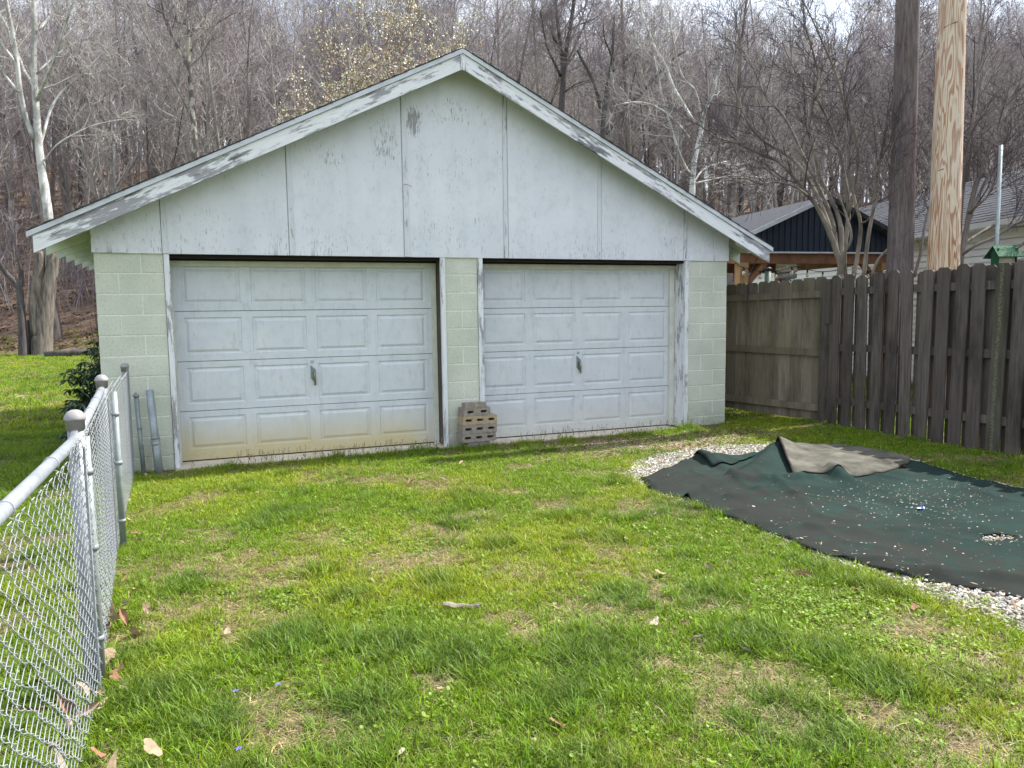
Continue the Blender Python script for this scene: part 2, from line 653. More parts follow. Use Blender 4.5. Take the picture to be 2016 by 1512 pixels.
M['brass'] = m_plain('dull_brass_handle', (.26, .24, .14), .4, .3, 60, .5, .7)


# ------------------------------------------------------------------ point scatter (used for grass, gravel, leaf litter, woods)
def src_mesh(name, mb, mat, vary=None):
    me = mb.mesh(name)
    me.materials.append(mat)
    if vary is not None:
        a = me.attributes.new('vary', 'FLOAT_COLOR', 'POINT')
        a.data.foreach_set('color', np.asarray(vary, 'f').ravel())
    return me


def scatter(name, pts, rot, scale, col, variant, meshes, label=None, cat=None, parent=None):
    c = bpy.data.collections.new(name + '_source')
    for i, me in enumerate(meshes):
        o = bpy.data.objects.new('%s_%02d' % (name, i), me)
        c.objects.link(o)
    me = bpy.data.meshes.new(name)
    me.vertices.add(len(pts))
    me.vertices.foreach_set('co', np.asarray(pts, 'f').ravel())
    for nm, ty, d, key in (('rot', 'FLOAT_VECTOR', rot, 'vector'), ('scl', 'FLOAT_VECTOR', scale, 'vector'), ('var', 'INT', variant, 'value')):
        a = me.attributes.new(nm, ty, 'POINT')
        a.data.foreach_set(key, np.asarray(d, 'i' if ty == 'INT' else 'f').ravel())
    a = me.attributes.new('col', 'FLOAT_COLOR', 'POINT')
    cc = np.ones((len(pts), 4), 'f')
    cc[:, :3] = np.clip(col, 0, 1)
    a.data.foreach_set('color', cc.ravel())
    o = link(name, me, parent)
    ng = bpy.data.node_groups.new(name + '_nodes', 'GeometryNodeTree')
    ng.interface.new_socket('Geometry', in_out='INPUT', socket_type='NodeSocketGeometry')
    ng.interface.new_socket('Geometry', in_out='OUTPUT', socket_type='NodeSocketGeometry')
    N = ng.nodes
    gi = N.new('NodeGroupInput')
    go = N.new('NodeGroupOutput')
    mp = N.new('GeometryNodeMeshToPoints')
    ip = N.new('GeometryNodeInstanceOnPoints')
    ci = N.new('GeometryNodeCollectionInfo')
    ci.inputs['Collection'].default_value = c
    ci.inputs['Separate Children'].default_value = True
    ci.inputs['Reset Children'].default_value = True
    ip.inputs['Pick Instance'].default_value = True
    L = ng.links

    def att(nm, ty):
        n = N.new('GeometryNodeInputNamedAttribute')
        n.data_type = ty
        n.inputs['Name'].default_value = nm
        return n.outputs['Attribute']
    e2r = N.new('FunctionNodeEulerToRotation')
    L.new(att('rot', 'FLOAT_VECTOR'), e2r.inputs[0])
    L.new(gi.outputs[0], mp.inputs[0])
    L.new(mp.outputs[0], ip.inputs['Points'])
    L.new(ci.outputs[0], ip.inputs['Instance'])
    L.new(att('var', 'INT'), ip.inputs['Instance Index'])
    L.new(e2r.outputs[0], ip.inputs['Rotation'])
    L.new(att('scl', 'FLOAT_VECTOR'), ip.inputs['Scale'])
    L.new(ip.outputs[0], go.inputs[0])
    md = o.modifiers.new('scatter', 'NODES')
    md.node_group = ng
    tag(o, label, cat, kind='stuff')
    return o


def inpoly(x, y, poly):
    x = np.asarray(x)
    y = np.asarray(y)
    c = np.zeros(x.shape, bool)
    n = len(poly)
    for i in range(n):
        x1, y1 = poly[i][:2]
        x2, y2 = poly[(i + 1) % n][:2]
        cond = ((y1 > y) != (y2 > y)) & (x < (x2 - x1) * (y - y1) / ((y2 - y1) + 1e-12) + x1)
        c ^= cond
    return c


# ================================================================== SETTING: ground
def build_ground():
    m, nt, b = newmat('soil_and_thatch', .95, .1)
    t = NT(nt)
    n1 = t.noise(t.coords(kind='World'), .9, 5, .6)
    n2 = t.noise(t.coords(kind='World'), 14, 5, .7)
    n3 = t.noise(t.coords(kind='World'), 60, 3, .7)
    gr = t.mix(t.ramp(n1, [(.38, 0.), (.62, 1.)]), (.06, .095, .016), (.10, .125, .026))
    gr = t.mix(t.ramp(n2, [(.5, 0.), (.68, .8)]), gr, (.20, .165, .085))
    gr = t.mix(t.ramp(n3, [(.5, 0.), (.7, .6)]), gr, (.03, .035, .012))
    # leaf litter on the wooded hill
    lf = t.mix(t.ramp(n2, [(.3, 0.), (.7, 1.)]), (.11, .07, .05), (.30, .205, .155))
    n4 = t.noise(t.coords(kind='World'), .35, 5, .65)
    lf = t.mix(t.ramp(n4, [(.4, 0.), (.62, .8)]), lf, (.17, .125, .095))
    # thin soil and chips on the drive in front of the right door
    dr = t.mix(t.ramp(n3, [(.35, 0.), (.65, 1.)]), (.09, .07, .04), (.26, .21, .14))
    a = t.n('ShaderNodeAttribute')
    a.attribute_name = 'zone'
    sp = t.n('ShaderNodeSeparateColor')
    t.l(a.outputs['Color'], sp.inputs[0])
    c = t.mix(sp.outputs[0], gr, lf)
    c = t.mix(sp.outputs[1], c, dr)
    t.l(c, b.inputs['Base Color'])
    t.bump(t.math('ADD', n2, n3), .8, .03, b)
    # radial grid sheet: fine near the camera, coarse at the horizon
    rad = np.concatenate([np.linspace(0, 14, 70), np.linspace(14.6, 130, 150)[0:], np.array([160, 220, 320, 500, 800, 1300])])
    na = 300
    ang = np.linspace(0, 2 * math.pi, na, endpoint=False)
    R, A = np.meshgrid(rad[1:], ang, indexing='ij')
    X = CAM[0] + R * np.sin(A)
    Y = CAM[1] + 4 + R * np.cos(A)
    Z = gz(X, Y)
    far = sstep((R - 170) / 200)
    Z = Z * (1 - far) + far * -2
    nr = len(rad) - 1
    V = np.concatenate([[[CAM[0], CAM[1] + 4, float(gz(CAM[0], CAM[1] + 4))]], np.stack([X, Y, Z], -1).reshape(-1, 3)])
    F = [(0, 1 + j, 1 + (j + 1) % na) for j in range(na)]
    for i in range(nr - 1):
        for j in range(na):
            j2 = (j + 1) % na
            F.append((1 + i * na + j, 1 + (i + 1) * na + j, 1 + (i + 1) * na + j2, 1 + i * na + j2))
    me = bpy.data.meshes.new('ground')
    me.from_pydata(V.tolist(), [], F)
    D = (V[:, 0] - CAM[0]) * SY + (V[:, 1] - CAM[1]) * CY
    z = np.zeros((len(V), 4), 'f')
    z[:, 0] = sstep((D - HILL0 + 1.5 + 2 * (N2(V[:, 0], V[:, 1], 5) - .5)) / 2.5)
    dx, dy = V[:, 0], V[:, 1]
    z[:, 1] = sstep(1.2 - np.hypot((dx - 5.9) / 2.6, (dy + .75) / .95))
    z[:, 3] = 1
    at_ = me.attributes.new('zone', 'FLOAT_COLOR', 'POINT')
    at_.data.foreach_set('color', z.ravel())
    me.materials.append(m)
    me.polygons.foreach_set('use_smooth', [True] * len(me.polygons))
    tag(link('ground', me), kind='structure')


build_ground()

# ================================================================== GARAGE
W, H = 7.333, 2.235
XA = W / 2
ZA = 4.43
YF = -.30           # front of the roof overhang
DEPTH = 6.4


def zr(x, d=0.0):
    return ZA - SL * abs(x - XA) - d


gar = thing('garage', 'pale green concrete block double garage with weathered white gable', 'garage', (0, 0, 0))

# front wall: block courses with recessed mortar between
c8 = .2032
OP = [(.655, 3.475), (3.90, 6.70)]           # openings
piers = [(0.0, .61), (3.487 + .012, 3.885), (6.735, W)]
fws = [MB().box((a + .004, .0035, -.10), (b_ - .004, .195, H - .002)).build('wall_pier', M['mortar'], gar) for a, b_ in piers]
for pi, (a, b_) in enumerate(piers):
    w_ = b_ - a
    for k in range(12):
        z1 = H - k * c8
        z0 = z1 - c8
        if pi == 0:
            cuts = [.406] if k % 2 == 0 else [.203]
            if k >= 4 and k % 2 == 0:
                cuts = [.41]
        elif pi == 1:
            cuts = [] if k % 2 == 0 else [.20]
        else:
            cuts = [.203] if k % 2 == 0 else [.395]
            if k == 0:
                cuts = [.19]
        ed = [0] + cuts + [w_]
        for e0, e1 in zip(ed[:-1], ed[1:]):
            j = .0055
            q = RS.uniform(-.0015, .0015)
            l0 = 0 if e0 == 0 else j
            l1 = 0 if e1 == w_ else j
            MB().bbox((a + e0 + l0, .0 + q, z0 + j), (a + e1 - l1, .19, z1 - j), .004).build('block', M['block'], fws[pi])

# side and back walls
sw = MB()
sw.box((0, .2, -.1), (.19, DEPTH, H))
sw.build('side_wall', M['block'], gar)
MB().box((W - .19, .2, -.1), (W, DEPTH, H)).build('side_wall', M['block'], gar)
bw = MB()
bw.prism([(.19, -.1), (W - .19, -.1), (W - .19, H), (W - .19, zr(W - .19, .2)), (XA, zr(XA, .2)), (.19, zr(.19, .2))], DEPTH - .19, DEPTH)
bw.build('back_wall', M['block'], gar)
# floor slab of the garage with its apron under the doors
MB().box((.62, -.10, -.05), (3.487, 1.2, .078)).build('concrete_apron', M['concrete'], gar)
MB().box((3.895, -.10, -.05), (6.72, 1.2, .070)).build('concrete_apron', M['concrete'], gar)
MB().box((.2, 1.2, -.05), (W - .2, DEPTH - .2, .06)).build('floor_slab', M['concrete'], gar)

# gable face: plywood sheets with battens over their joints
seams = [0.0, .605, 1.815, 3.035, 4.265, 5.475, 6.70, W]
for i, (a, b_) in enumerate(zip(seams[:-1], seams[1:])):
    g = .002
    a2, b2 = a + (g if i else -.012), b_ - (g if i < 6 else -.012)
    poly = [(a2, H - .012), (b2, H - .012), (b2, zr(b2, .09))]
    if a2 < XA < b2:
        poly.append((XA, zr(XA, .09)))
    poly.append((a2, zr(a2, .09)))
    y = -.022 + RS.uniform(-.002, .002)
    o = MB().prism(poly, y, .19).build('plywood_panel', M['gable'], gar)
    if i == 0:
        # small patch let into the bottom corner
        MB().prism([(-.010, H - .008), (.298, H - .008), (.298, H + .262), (-.010, H + .246)], -.030, -.0245).build('patch_panel', M['gable'], o)
for i, s_ in enumerate(seams[1:-1]):
    side = -1 if i in (2, 3, 4, 5) else 1
    a, b_ = (s_ + .006, s_ + .055) if i < 3 else (s_ - .055, s_ - .006)
    if i == 2:
        a, b_ = s_ + .006, s_ + .06
    top = min(zr(a, .1), zr(b_, .1))
    MB().prism([(a, H - .01), (b_, H - .01), (b_, top), (a, top)], -.0305, -.0248).build('batten', M['batten'], gar)
# bent rusty nail
nail = MB()
P = onwall(796, 363, -.03)
nail.tube([P + [0, .01, 0], P + [0, -.02, 0], P + [.02, -.04, -.006], P + [.075, -.045, -.03]], .0035, 5)
nail.build('bent_nail', M['rust'], gar)

# roof: two decks, shingles, drip edge, fascia
XL, XR = -.475, W + .475
for s_, x0, x1 in ((1, XL, XA), (-1, XA, XR)):
    zt0, zt1 = zr(x0), zr(x1)
    ang = 1 if s_ == 1 else -1
    MB().prism([(x0 + .02 * (s_ == 1), zt0 - .055 + .01 * (s_ == 1)), (x1 - .02 * (s_ == -1), zt1 - .055 + .01 * (s_ == -1)), (x1 - .02 * (s_ == -1), zt1 - .018), (x0 + .02 * (s_ == 1), zt0 - .018)][:4],
               YF + .05, DEPTH + .3).build('roof_deck', M['soffit'], gar)
    sh = MB()
    # shingle courses, each lapping the one below
    L = math.hypot(x1 - x0, zt1 - zt0)
    n = 32
    rng = np.random.RandomState(5 + s_)
    for k in range(n):
        t0, t1 = k / n, (k + 1.25) / n
        if s_ == -1:
            t0, t1 = 1 - t0, 1 - t1
        xa_, xb_ = x0 + (x1 - x0) * t0, x0 + (x1 - x0) * min(max(t1, 0), 1)
        jf = rng.uniform(-.006, .006)
        za_, zb_ = zr(xa_) + .004, zr(xb_) - .006
        V = [(xa_, YF - .014 + jf, za_), (xb_, YF - .014 + jf, zb_), (xb_, DEPTH + .31, zb_), (xa_, DEPTH + .31, za_),
             (xa_, YF - .014 + jf, za_ - .010), (xb_, YF - .014 + jf, zb_ - .010), (xb_, DEPTH + .31, zb_ - .010), (xa_, DEPTH + .31, za_ - .010)]
        sh.add(V, [(0, 3, 2, 1), (4, 5, 6, 7), (0, 1, 5, 4), (1, 2, 6, 5), (2, 3, 7, 6), (3, 0, 4, 7)])
    o = sh.build('shingle_courses', M['shingle'], gar)
    # drip edge
    if s_ == 1:
        xs = [(XL - .012, XL + .62), (XL + .615, XA)]
    else:
        xs = [(XA, XR + .012)]
    for q, (xa_, xb_) in enumerate(xs):
        off = .002 * q
        MB().prism([(xa_, zr(xa_, .062)), (xb_, zr(xb_, .062)), (xb_, zr(xb_, .014)), (xa_, zr(xa_, .014))], YF - .006 - off, YF + .05).build('drip_edge', M['drip'], gar)
    # fascia (rake) board
    xa_, xb_ = (XL + .035, XA - .03) if s_ == 1 else (XA + .03, XR - .03)
    fo = MB().prism([(xa_, zr(xa_, .222)), (xb_, zr(xb_, .222)), (xb_, zr(xb_, .066)), (xa_, zr(xa_, .066))], YF + .012, YF + .034)
    fo.build('fascia_board', M['fascia_l' if s_ == 1 else 'fascia_r'], gar)
    # back fascia
    MB().prism([(xa_, zr(xa_, .222)), (xb_, zr(xb_, .222)), (xb_, zr(xb_, .066)), (xa_, zr(xa_, .066))], DEPTH + .26, DEPTH + .28).build('fascia_board', M['fascia_l'], gar)
    # eave rafter tails
    xo, xi = (XL + .03, .02) if s_ == 1 else (XR - .03, W - .02)
    ny = 12
    for k in range(ny):
        y = YF + .06 + k * (DEPTH + .2) / ny
        poly = [(xo, zr(xo, .20)), (xi, zr(xi, .22)), (xi, zr(xi, .060)), (xo, zr(xo, .060))]
        if s_ == -1:
            poly = poly[::-1]
        MB().prism(poly, y, y + .04).build('rafter_tail', M['soffit'], gar)
# apex block between the two fascia boards
MB().prism([(XA - .028, zr(XA, .235)), (XA + .028, zr(XA, .235)), (XA + .028, zr(XA + .028, .064)), (XA, zr(XA, .064)), (XA - .028, zr(XA - .028, .064))], YF + .006, YF + .034).build('apex_block', M['trimv'], gar)

# lintel, jambs, casings, stops
YD = .27
for oi, (a, b_) in enumerate(OP):
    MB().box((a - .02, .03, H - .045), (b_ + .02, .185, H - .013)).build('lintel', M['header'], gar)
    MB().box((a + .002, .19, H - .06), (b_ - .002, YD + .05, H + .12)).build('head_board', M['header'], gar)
    MB().box((a, .24, H - .115), (b_, YD - .003, H - .062)).build('door_stop', M['cream'], gar)
for (a, b_, ya, yb, mat, nm) in [
        (.614, .664, -.018, .03, 'trimv', 'casing'), (3.447, 3.497, -.018, .03, 'trimv', 'casing'),
        (3.887, 3.945, -.018, .03, 'trimv', 'casing'), (6.682, 6.733, -.018, .03, 'trimv', 'casing'),
        (.62, .650, .032, .31, 'trimv', 'jamb'), (3.462, 3.496, .032, .31, 'darkwood', 'jamb'),
        (3.889, 3.925, .032, .31, 'trimv', 'jamb'), (6.690, 6.730, .032, .31, 'trimv', 'jamb')]:
    MB().box((a, ya, .02), (b_, yb, H - .014)).build(nm, M[mat], gar)
for a, b_ in ((.652, .672), (3.405, 3.458), (3.927, 3.95), (6.62, 6.686)):
    MB().box((a, YD - .035, .075), (b_, YD - .004, H - .117)).build('door_stop', M['cream' if a > .6 else 'cream'], gar)


def garage_door(x0, x1, z0, z1, warp):
    """four hinged sections, each a frame with four raised panels set in"""
    d = link('garage_door', None, gar)
    nS = 4
    hs = (z1 - z0) / nS
    xc = (x0 + x1) / 2
    wd = x1 - x0
    edge = .085
    gap = .105
    pw = (wd - 2 * edge - 3 * gap) / 4
    for s_ in range(nS):
        a, b_ = z0 + s_ * hs + .003, z0 + (s_ + 1) * hs - .003
        if s_ == 0:
            pz0, pz1 = a + .115, b_ - .06
        else:
            pz0, pz1 = a + .072, b_ - .062
        xs = [x0]
        for k in range(4):
            px = x0 + edge + k * (pw + gap)
            xs += [px, px + pw]
        xs.append(x1)
        mb = MB()
        zs = [a, pz0, pz1, b_]
        for i in range(len(xs) - 1):
            for j in range(3):
                if j == 1 and i % 2 == 1:
                    continue
                mb.add([(xs[i], YD, zs[j]), (xs[i + 1], YD, zs[j]), (xs[i + 1], YD, zs[j + 1]), (xs[i], YD, zs[j + 1])], [(0, 1, 2, 3)])
        # section edges
        mb.add([(x0, YD, a), (x1, YD, a), (x1, YD + .04, a), (x0, YD + .04, a)], [(3, 2, 1, 0)])
        mb.add([(x0, YD, b_), (x1, YD, b_), (x1, YD + .04, b_), (x0, YD + .04, b_)], [(0, 1, 2, 3)])
        mb.add([(x0, YD + .04, a), (x1, YD + .04, a), (x1, YD + .04, b_), (x0, YD + .04, b_)], [(3, 2, 1, 0)])
        so = mb.build('door_section', M['door'], d)
        for k in range(4):
            p0 = x0 + edge + k * (pw + gap)
            p1 = p0 + pw
            # lip, groove, slope up to the raised field
            rings = [(0, 0), (.010, .011), (.022, .011), (.047, -.002), (.050, -.002)]
            V = []
            for ins, dy in rings:
                V += [(p0 + ins, YD + dy, pz0 + ins), (p1 - ins, YD + dy, pz0 + ins), (p1 - ins, YD + dy, pz1 - ins), (p0 + ins, YD + dy, pz1 - ins)]
            F = []
            for q in range(len(rings) - 1):
                for e in range(4):
                    e2 = (e + 1) % 4
                    F.append((4 * q + e, 4 * q + e2, 4 * q + 4 + e2, 4 * q + 4 + e))
            F.append(tuple(4 * (len(rings) - 1) + e for e in range(4)))
            MB().add(V, F).build('raised_panel', M['door'], d)
    # weather strip
    MB().box((x0, YD + .002, z0 - .022), (x1, YD + .035, z0 + .001)).build('bottom_seal', M['header'], d)
    # lock and handle on the third section
    zc = z0 + hs * 1.60
    xc = x0 + edge + 2 * pw + 1.5 * gap
    k_ = MB().lathe([(.017, 0), (.017, .006), (.011, .009), (.010, .008), (.004, .008), (.004, .010)], k=20)
    o = k_.build('lock_cylinder', M['nickel'], d, True)
    o.matrix_local = Matrix.Translation((xc - .008, YD, zc + .165)) @ Matrix.Rotation(math.radians(90), 4, 'X')
    pl = MB().prism([(xc - .030, zc - .02), (xc + .026, zc - .085), (xc + .026, zc + .075), (xc - .030, zc + .125)], YD - .008, YD - .0005)
    po = pl.build('handle_plate', M['zinc'], d)
    hb = MB()
    hb.tube([(xc + .006, YD - .003, zc + .045), (xc + .006, YD - .035, zc + .045)], .009, 10)
    hb.tube([(xc + .006, YD - .035, zc + .055), (xc + .010, YD - .036, zc + .0), (xc + .012, YD - .032, zc - .095)], [.010, .013, .010], 8)
    hb.build('door_handle', M['brass'], po, True)
    return d


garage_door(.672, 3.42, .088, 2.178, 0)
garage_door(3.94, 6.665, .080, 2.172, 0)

# ================================================================== stack of blocks in front of the centre pier
def cored_block(x0, y0, z0, L, Dp, Ht, cores, mat, label, rot=0, chip=0):
    """block lying on its side, slot cores facing the viewer"""
    t = thing('concrete_block', label, 'concrete block', (x0, y0, z0), 'blocks stacked against the centre pier')
    t.rotation_euler = (0, 0, rot)
    mb = MB()
    hw, hh = .039, .0150
    cz = Ht * .52
    xs = [i * L / cores + L / cores / 2 for i in range(cores)]
    # front face built round the slots
    for y, fl in ((0, 1), (Dp, 0)):
        pass
    K = 16
    for i, cx in enumerate(xs):
        a, b_ = i * L / cores, (i + 1) * L / cores
        outer = []
        inner = []
        for k in range(K):
            th = 2 * math.pi * k / K
            ct, st = math.cos(th), math.sin(th)
            sx = hw * np.sign(ct) * abs(ct) ** .45
            sz = hh * np.sign(st) * abs(st) ** .7
            inner.append((cx + sx, cz + sz))
            # square outline
            m_ = max(abs(ct), abs(st))
            outer.append((cx + (b_ - a) / 2 * ct / m_, (Ht / 2) * (1 + st / m_)))
        V = [(x, 0, z) for x, z in outer] + [(x, 0, z) for x, z in inner] + [(x, Dp * .9, z) for x, z in inner]
        F = []
        for k in range(K):
            k2 = (k + 1) % K
            F.append((k, k2, K + k2, K + k))
            F.append((K + k, K + k2, 2 * K + k2, 2 * K + k))
        F.append(tuple(2 * K + k for k in range(K)))
        mb.add(V, F)
    r = .004
    mb.add([(0, 0, 0), (L, 0, 0), (L, Dp, 0), (0, Dp, 0), (0, 0, Ht), (L, 0, Ht), (L, Dp, Ht), (0, Dp, Ht)],
           [(0, 3, 2, 1), (4, 5, 6, 7), (1, 2, 6, 5), (2, 3, 7, 6), (3, 0, 4, 7)])
    mb.build('block_body', mat, t)
    return t


SX, SYY = 3.60, -.235
zb = .075
base = thing('paving_brick', 'mossy base brick under the stack of cored blocks', 'brick', (SX + .06, SYY + .02, zb), 'blocks stacked against the centre pier')
MB().bbox((0, 0, 0), (.135, .19, .062), .005).build('brick_half', M['blk_grey'], base)
MB().bbox((.139, 0.004, 0), (.27, .19, .060), .005).build('brick_half', M['blk_grey'], base)
zb += .063
hts = .098
cored_block(SX - .005, SYY, zb, .405, .19, hts, 3, M['blk_grey'], 'grey three-slot block lying lowest in the stack by the centre pier', .03)
zb += hts + .002
cored_block(SX, SYY - .003, zb, .41, .19, hts, 3, M['blk_grey'], 'grey three-slot block second from the bottom of the stack', .015)
zb += hts + .002
cored_block(SX + .008, SYY + .002, zb, .41, .19, .096, 3, M['blk_tan'], 'tan three-slot block in the middle of the stack', .03)
zb += .098
cored_block(SX + .02, SYY + .01, zb, .325, .19, .088, 2, M['blk_grey'], 'shorter two-slot block near the top of the stack', .06)
zb += .090
tp = thing('paving_brick', 'chipped flat brick topping the block stack beside the right door', 'brick', (SX + .04, SYY + .02, zb), 'blocks stacked against the centre pier')
tp.rotation_euler = (0, 0, .05)
MB().prismz([(0, 0), (.118, .0), (.118, .12), (.004, .12)], 0, .056).build('brick_half', M['blk_grey'], tp)
MB().prismz([(.1185, .002), (.142, .0), (.142, .12), (.1185, .12)], 0, .057).build('mortar_joint', M['blk_tan'], tp)
MB().prismz([(.1425, 0), (.255, .0), (.268, .03), (.25, .12), (.1425, .12)], 0, .055).build('brick_half', M['blk_grey'], tp)

# ================================================================== CHAIN-LINK FENCE
def cap_post(par, x, y, h, r, zg, name='post'):
    p = MB().tube([(x, y, zg - .1), (x, y, zg + h - .05)], r, 16).build(name, M['galv'], par, True)
    c = MB().lathe([(r * 1.14, -.055), (r * 1.16, -.018), (r * 1.32, -.016), (r * 1.32, -.008), (r * 1.15, .006), (r * .8, .019), (r * .4, .025), (0.001, .026)], (x, y, zg + h - .02), 20)
    c.build('post_cap', M['galvcap'], p, True)
    return p


def mesh_strip(p0, p1, h0, h1, zf, w=.048, r=.0015, offs=.034, knuck=True, droop=0):
    """woven chain link: one helical zigzag wire per column, interlocked with its neighbours"""
    p0 = np.array(p0, float)
    p1 = np.array(p1, float)
    L = np.linalg.norm(p1 - p0)
    d = (p1 - p0) / L
    nrm = np.array([d[1], -d[0]])
    n = int(L / w)
    mb = MB()
    rng = np.random.RandomState(int(abs(p0[1] * 100)))
    for i in range(n):
        s0 = (i + .5) * w
        fr = s0 / L
        h = h0 + (h1 - h0) * fr - droop * math.sin(math.pi * fr)
        g = zf(p0 + d * s0)
        z0 = g + .015
        dz = .033
        K = int((h - .015) / dz)
        pts = []
        ph = i % 2
        wob = rng.uniform(-.009, .009, K + 1)
        lean = .016 * math.sin(i * .9) + rng.uniform(-.009, .009)
        for k in range(K + 1):
            side = 1 if (k + ph) % 2 else -1
            z = z0 + k * dz
            s = s0 + side * w * .53 + wob[k] * .4 + lean * math.sin(k * .25)
            for (ds, dzz, dn) in ((-side * .0035, -.0065, -side * .0045), (0, 0, 0), (-side * .0035, .0065, side * .0045)):
                if k in (0, K) and ds and (dzz < 0) == (k == 0):
                    continue
                q = p0 + d * (s + ds) + nrm * (offs + dn)
                pts.append((q[0], q[1], z + dzz))
        if knuck:
            # knuckle: the end bent over its neighbour
            q = p0 + d * (pts and s0) + nrm * offs
            last = pts[-1]
            pts.append((last[0] + nrm[0] * .006, last[1] + nrm[1] * .006, last[2] + .010))
            pts.append((last[0] - d[0] * .012 * side, last[1] - d[1] * .012 * side, last[2] + .004))
        mb.tube(pts, r, 4, False)
    return mb


gzf = lambda p: float(gz(p[0], p[1]))
PA = np.array([.50, -4.84])
PB = np.array([.482, -4.74])
P2 = np.array([.355, -2.84])
P2B = np.array([.372, -2.66])
P3 = np.array([.225, -.16])
P0 = np.array([.52, -7.6])
cf = thing('chain_link_fence', 'galvanised chain-link fence running along the lawn to the garage', 'fence', (.5, -4.84, 0))
for o_ in [cf]:
    o_.location = (0, 0, 0)
gA, g2, g3 = gzf(PA), gzf(P2), gzf(P3)
cap_post(cf, PA[0], PA[1], 1.20 + .03 - gA, .031, gA)
pp = cap_post(cf, P2[0], P2[1], 1.235 - g2, .031, g2)
MB().lathe([(.034, 0), (.034, .02)], (P2[0], P2[1], 1.155), 18).build('rusty_band', M['rust'], pp, True)
cap_post(cf, P3[0], P3[1], 1.16 - g3, .030, g3)
# slim frame posts beside the first two capped posts, with their clamps
for P_, hgt, sx_ in ((PB, 1.11, .034), (P2B, 1.11, .030)):
    g = gzf(P_)
    po = MB().tube([(P_[0] + sx_, P_[1], g - .1), (P_[0] + sx_ - .002, P_[1], hgt)], .021, 12).build('slim_post', M['gateframe'], cf, True)
    for zz in (.22, .62, .95):
        b_ = MB().lathe([(.0245, 0), (.0245, .022)], (P_[0] + sx_, P_[1], zz), 14)
        b_.box((P_[0] - .035, P_[1] - .006, zz), (P_[0] + .02, P_[1] + .006, zz + .021))
        b_.build('clamp', M['galv'], po, True)
# top rails
def zr_at(p, h):
    return h
MB().tube([(P0[0] + .0, P0[1], 1.10), (PA[0], PA[1] - .02, 1.115)], .0215, 14).build('top_rail', M['galv'], cf, True)
MB().tube([(PA[0], PA[1] + .03, 1.125), (P2[0], P2[1] - .02, 1.145)], .0215, 14).build('top_rail', M['galv'], cf, True)
# collars and wire ties on the rails
for s_ in (0.55, 1.2, 1.9, 2.4):
    f = s_ / 2.76
    p = PA + (P0 - PA) * f
    z = 1.115 + (1.10 - 1.115) * f
    tt = MB()
    pts = [(p[0] + .0245 * math.cos(a) + (.012 if 0 else 0), p[1] + .002 * a, z + .0245 * math.sin(a)) for a in np.linspace(-.6, 5.0, 16)]
    pts.append((p[0] + .04, p[1] + .01, z - .04))
    tt.tube(pts, .0018, 5).build('wire_tie', M['wire'], cf)
for s_ in (0.35, .8, 1.3, 1.75):
    f = s_ / 2.0
    p = PA + (P2 - PA) * f
    z = 1.125 + .02 * f
    pts = [(p[0] + .0245 * math.cos(a), p[1] + .002 * a, z + .0245 * math.sin(a)) for a in np.linspace(-.6, 5.0, 16)]
    pts.append((p[0] + .04, p[1] + .01, z - .04))
    MB().tube(pts, .0018, 5).build('wire_tie', M['wire'], cf)
p = PA + (P2 - PA) * .06
MB().tube([(p[0], p[1], 1.126), (p[0] - .004, p[1] + .09, 1.127)], .0265, 14).build('rail_collar', M['galvcap'], cf, True)
for a, b_, h0, h1, of in ((P0, PA, 1.115, 1.13, .030), (PA, P2, 1.135, 1.15, .030), (P2, P3, 1.17, 1.13, .030)):
    o = mesh_strip(a, b_, h0 - gzf(a), h1 - gzf(b_), gzf, offs=of, droop=.03 if a is P2 else .005).build('wire_mesh', M['wire'], cf, True)
    tag(o, kind='stuff')
# tension bars at the ends of the mesh
for P_ in (PA + (P0 - PA) * .02, P2 - (P2 - PA) * .02, P3 + (P2 - P3) * .012):
    MB().box((P_[0] + .028, P_[1] - .003, gzf(P_) + .05), (P_[0] + .036, P_[1] + .011, 1.09)).build('tension_bar', M['galv'], cf)

# two pipes standing at the foot of the garage wall
g = .09
pt = thing('steel_pipe', 'thin grey pipe with a small cap standing by the garage corner', 'pipe', (.335, -.12, g))
MB().tube([(0, 0, -.1), (-.03, .01, .74)], .021, 12).build('pipe_shaft', M['darkgalv'], pt, True)
MB().lathe([(.027, 0), (.027, .02), (.012, .035), (.007, .05)], (-.03, .01, .735), 12).build('pipe_cap', M['galvcap'], pt, True)
MB().lathe([(.024, 0), (.024, .015)], (-.016, .005, .42), 12).build('pipe_band', M['galvcap'], pt, True)
pt = thing('steel_pipe', 'thick open steel pipe stub standing before the green blocks', 'pipe', (.465, -.16, g))
MB().tube([(.01, 0, -.1), (-.035, .012, .80)], .036, 16).build('pipe_shaft', M['darkgalv'], pt, True)
MB().tube([(.012, -.001, -.1), (-.006, .004, .33)], .0385, 16).build('pipe_sleeve', M['gateframe'], pt, True)
for z_ in (.26, .32):
    MB().lathe([(.042, 0), (.042, .018)], (-.008, .004, z_), 16).build('pipe_band', M['galvcap'], pt, True)
MB().box((-.13, -.008, .275), (-.04, .008, .295)).build('bracket', M['darkgalv'], pt)

# ================================================================== WOODEN FENCE
def picket(par, x, y, z0, z1, w, th, ang, mat, lean=0.0, label=None):
    """dog-eared board; local x along the fence"""
    c = RS.uniform(.020, .036)
    rng = RS
    poly = [(-w / 2, 0), (w / 2, 0), (w / 2, z1 - z0 - c), (w / 2 - c, z1 - z0), (-w / 2 + c, z1 - z0), (-w / 2, z1 - z0 - c)]
    o = MB().prism(poly, -th / 2, th / 2).build('picket', mat, par)
    o.location = (x, y, z0)
    o.rotation_euler = (rng.uniform(-.006, .006), lean, ang)
    if label:
        o['label'] = label
    return o


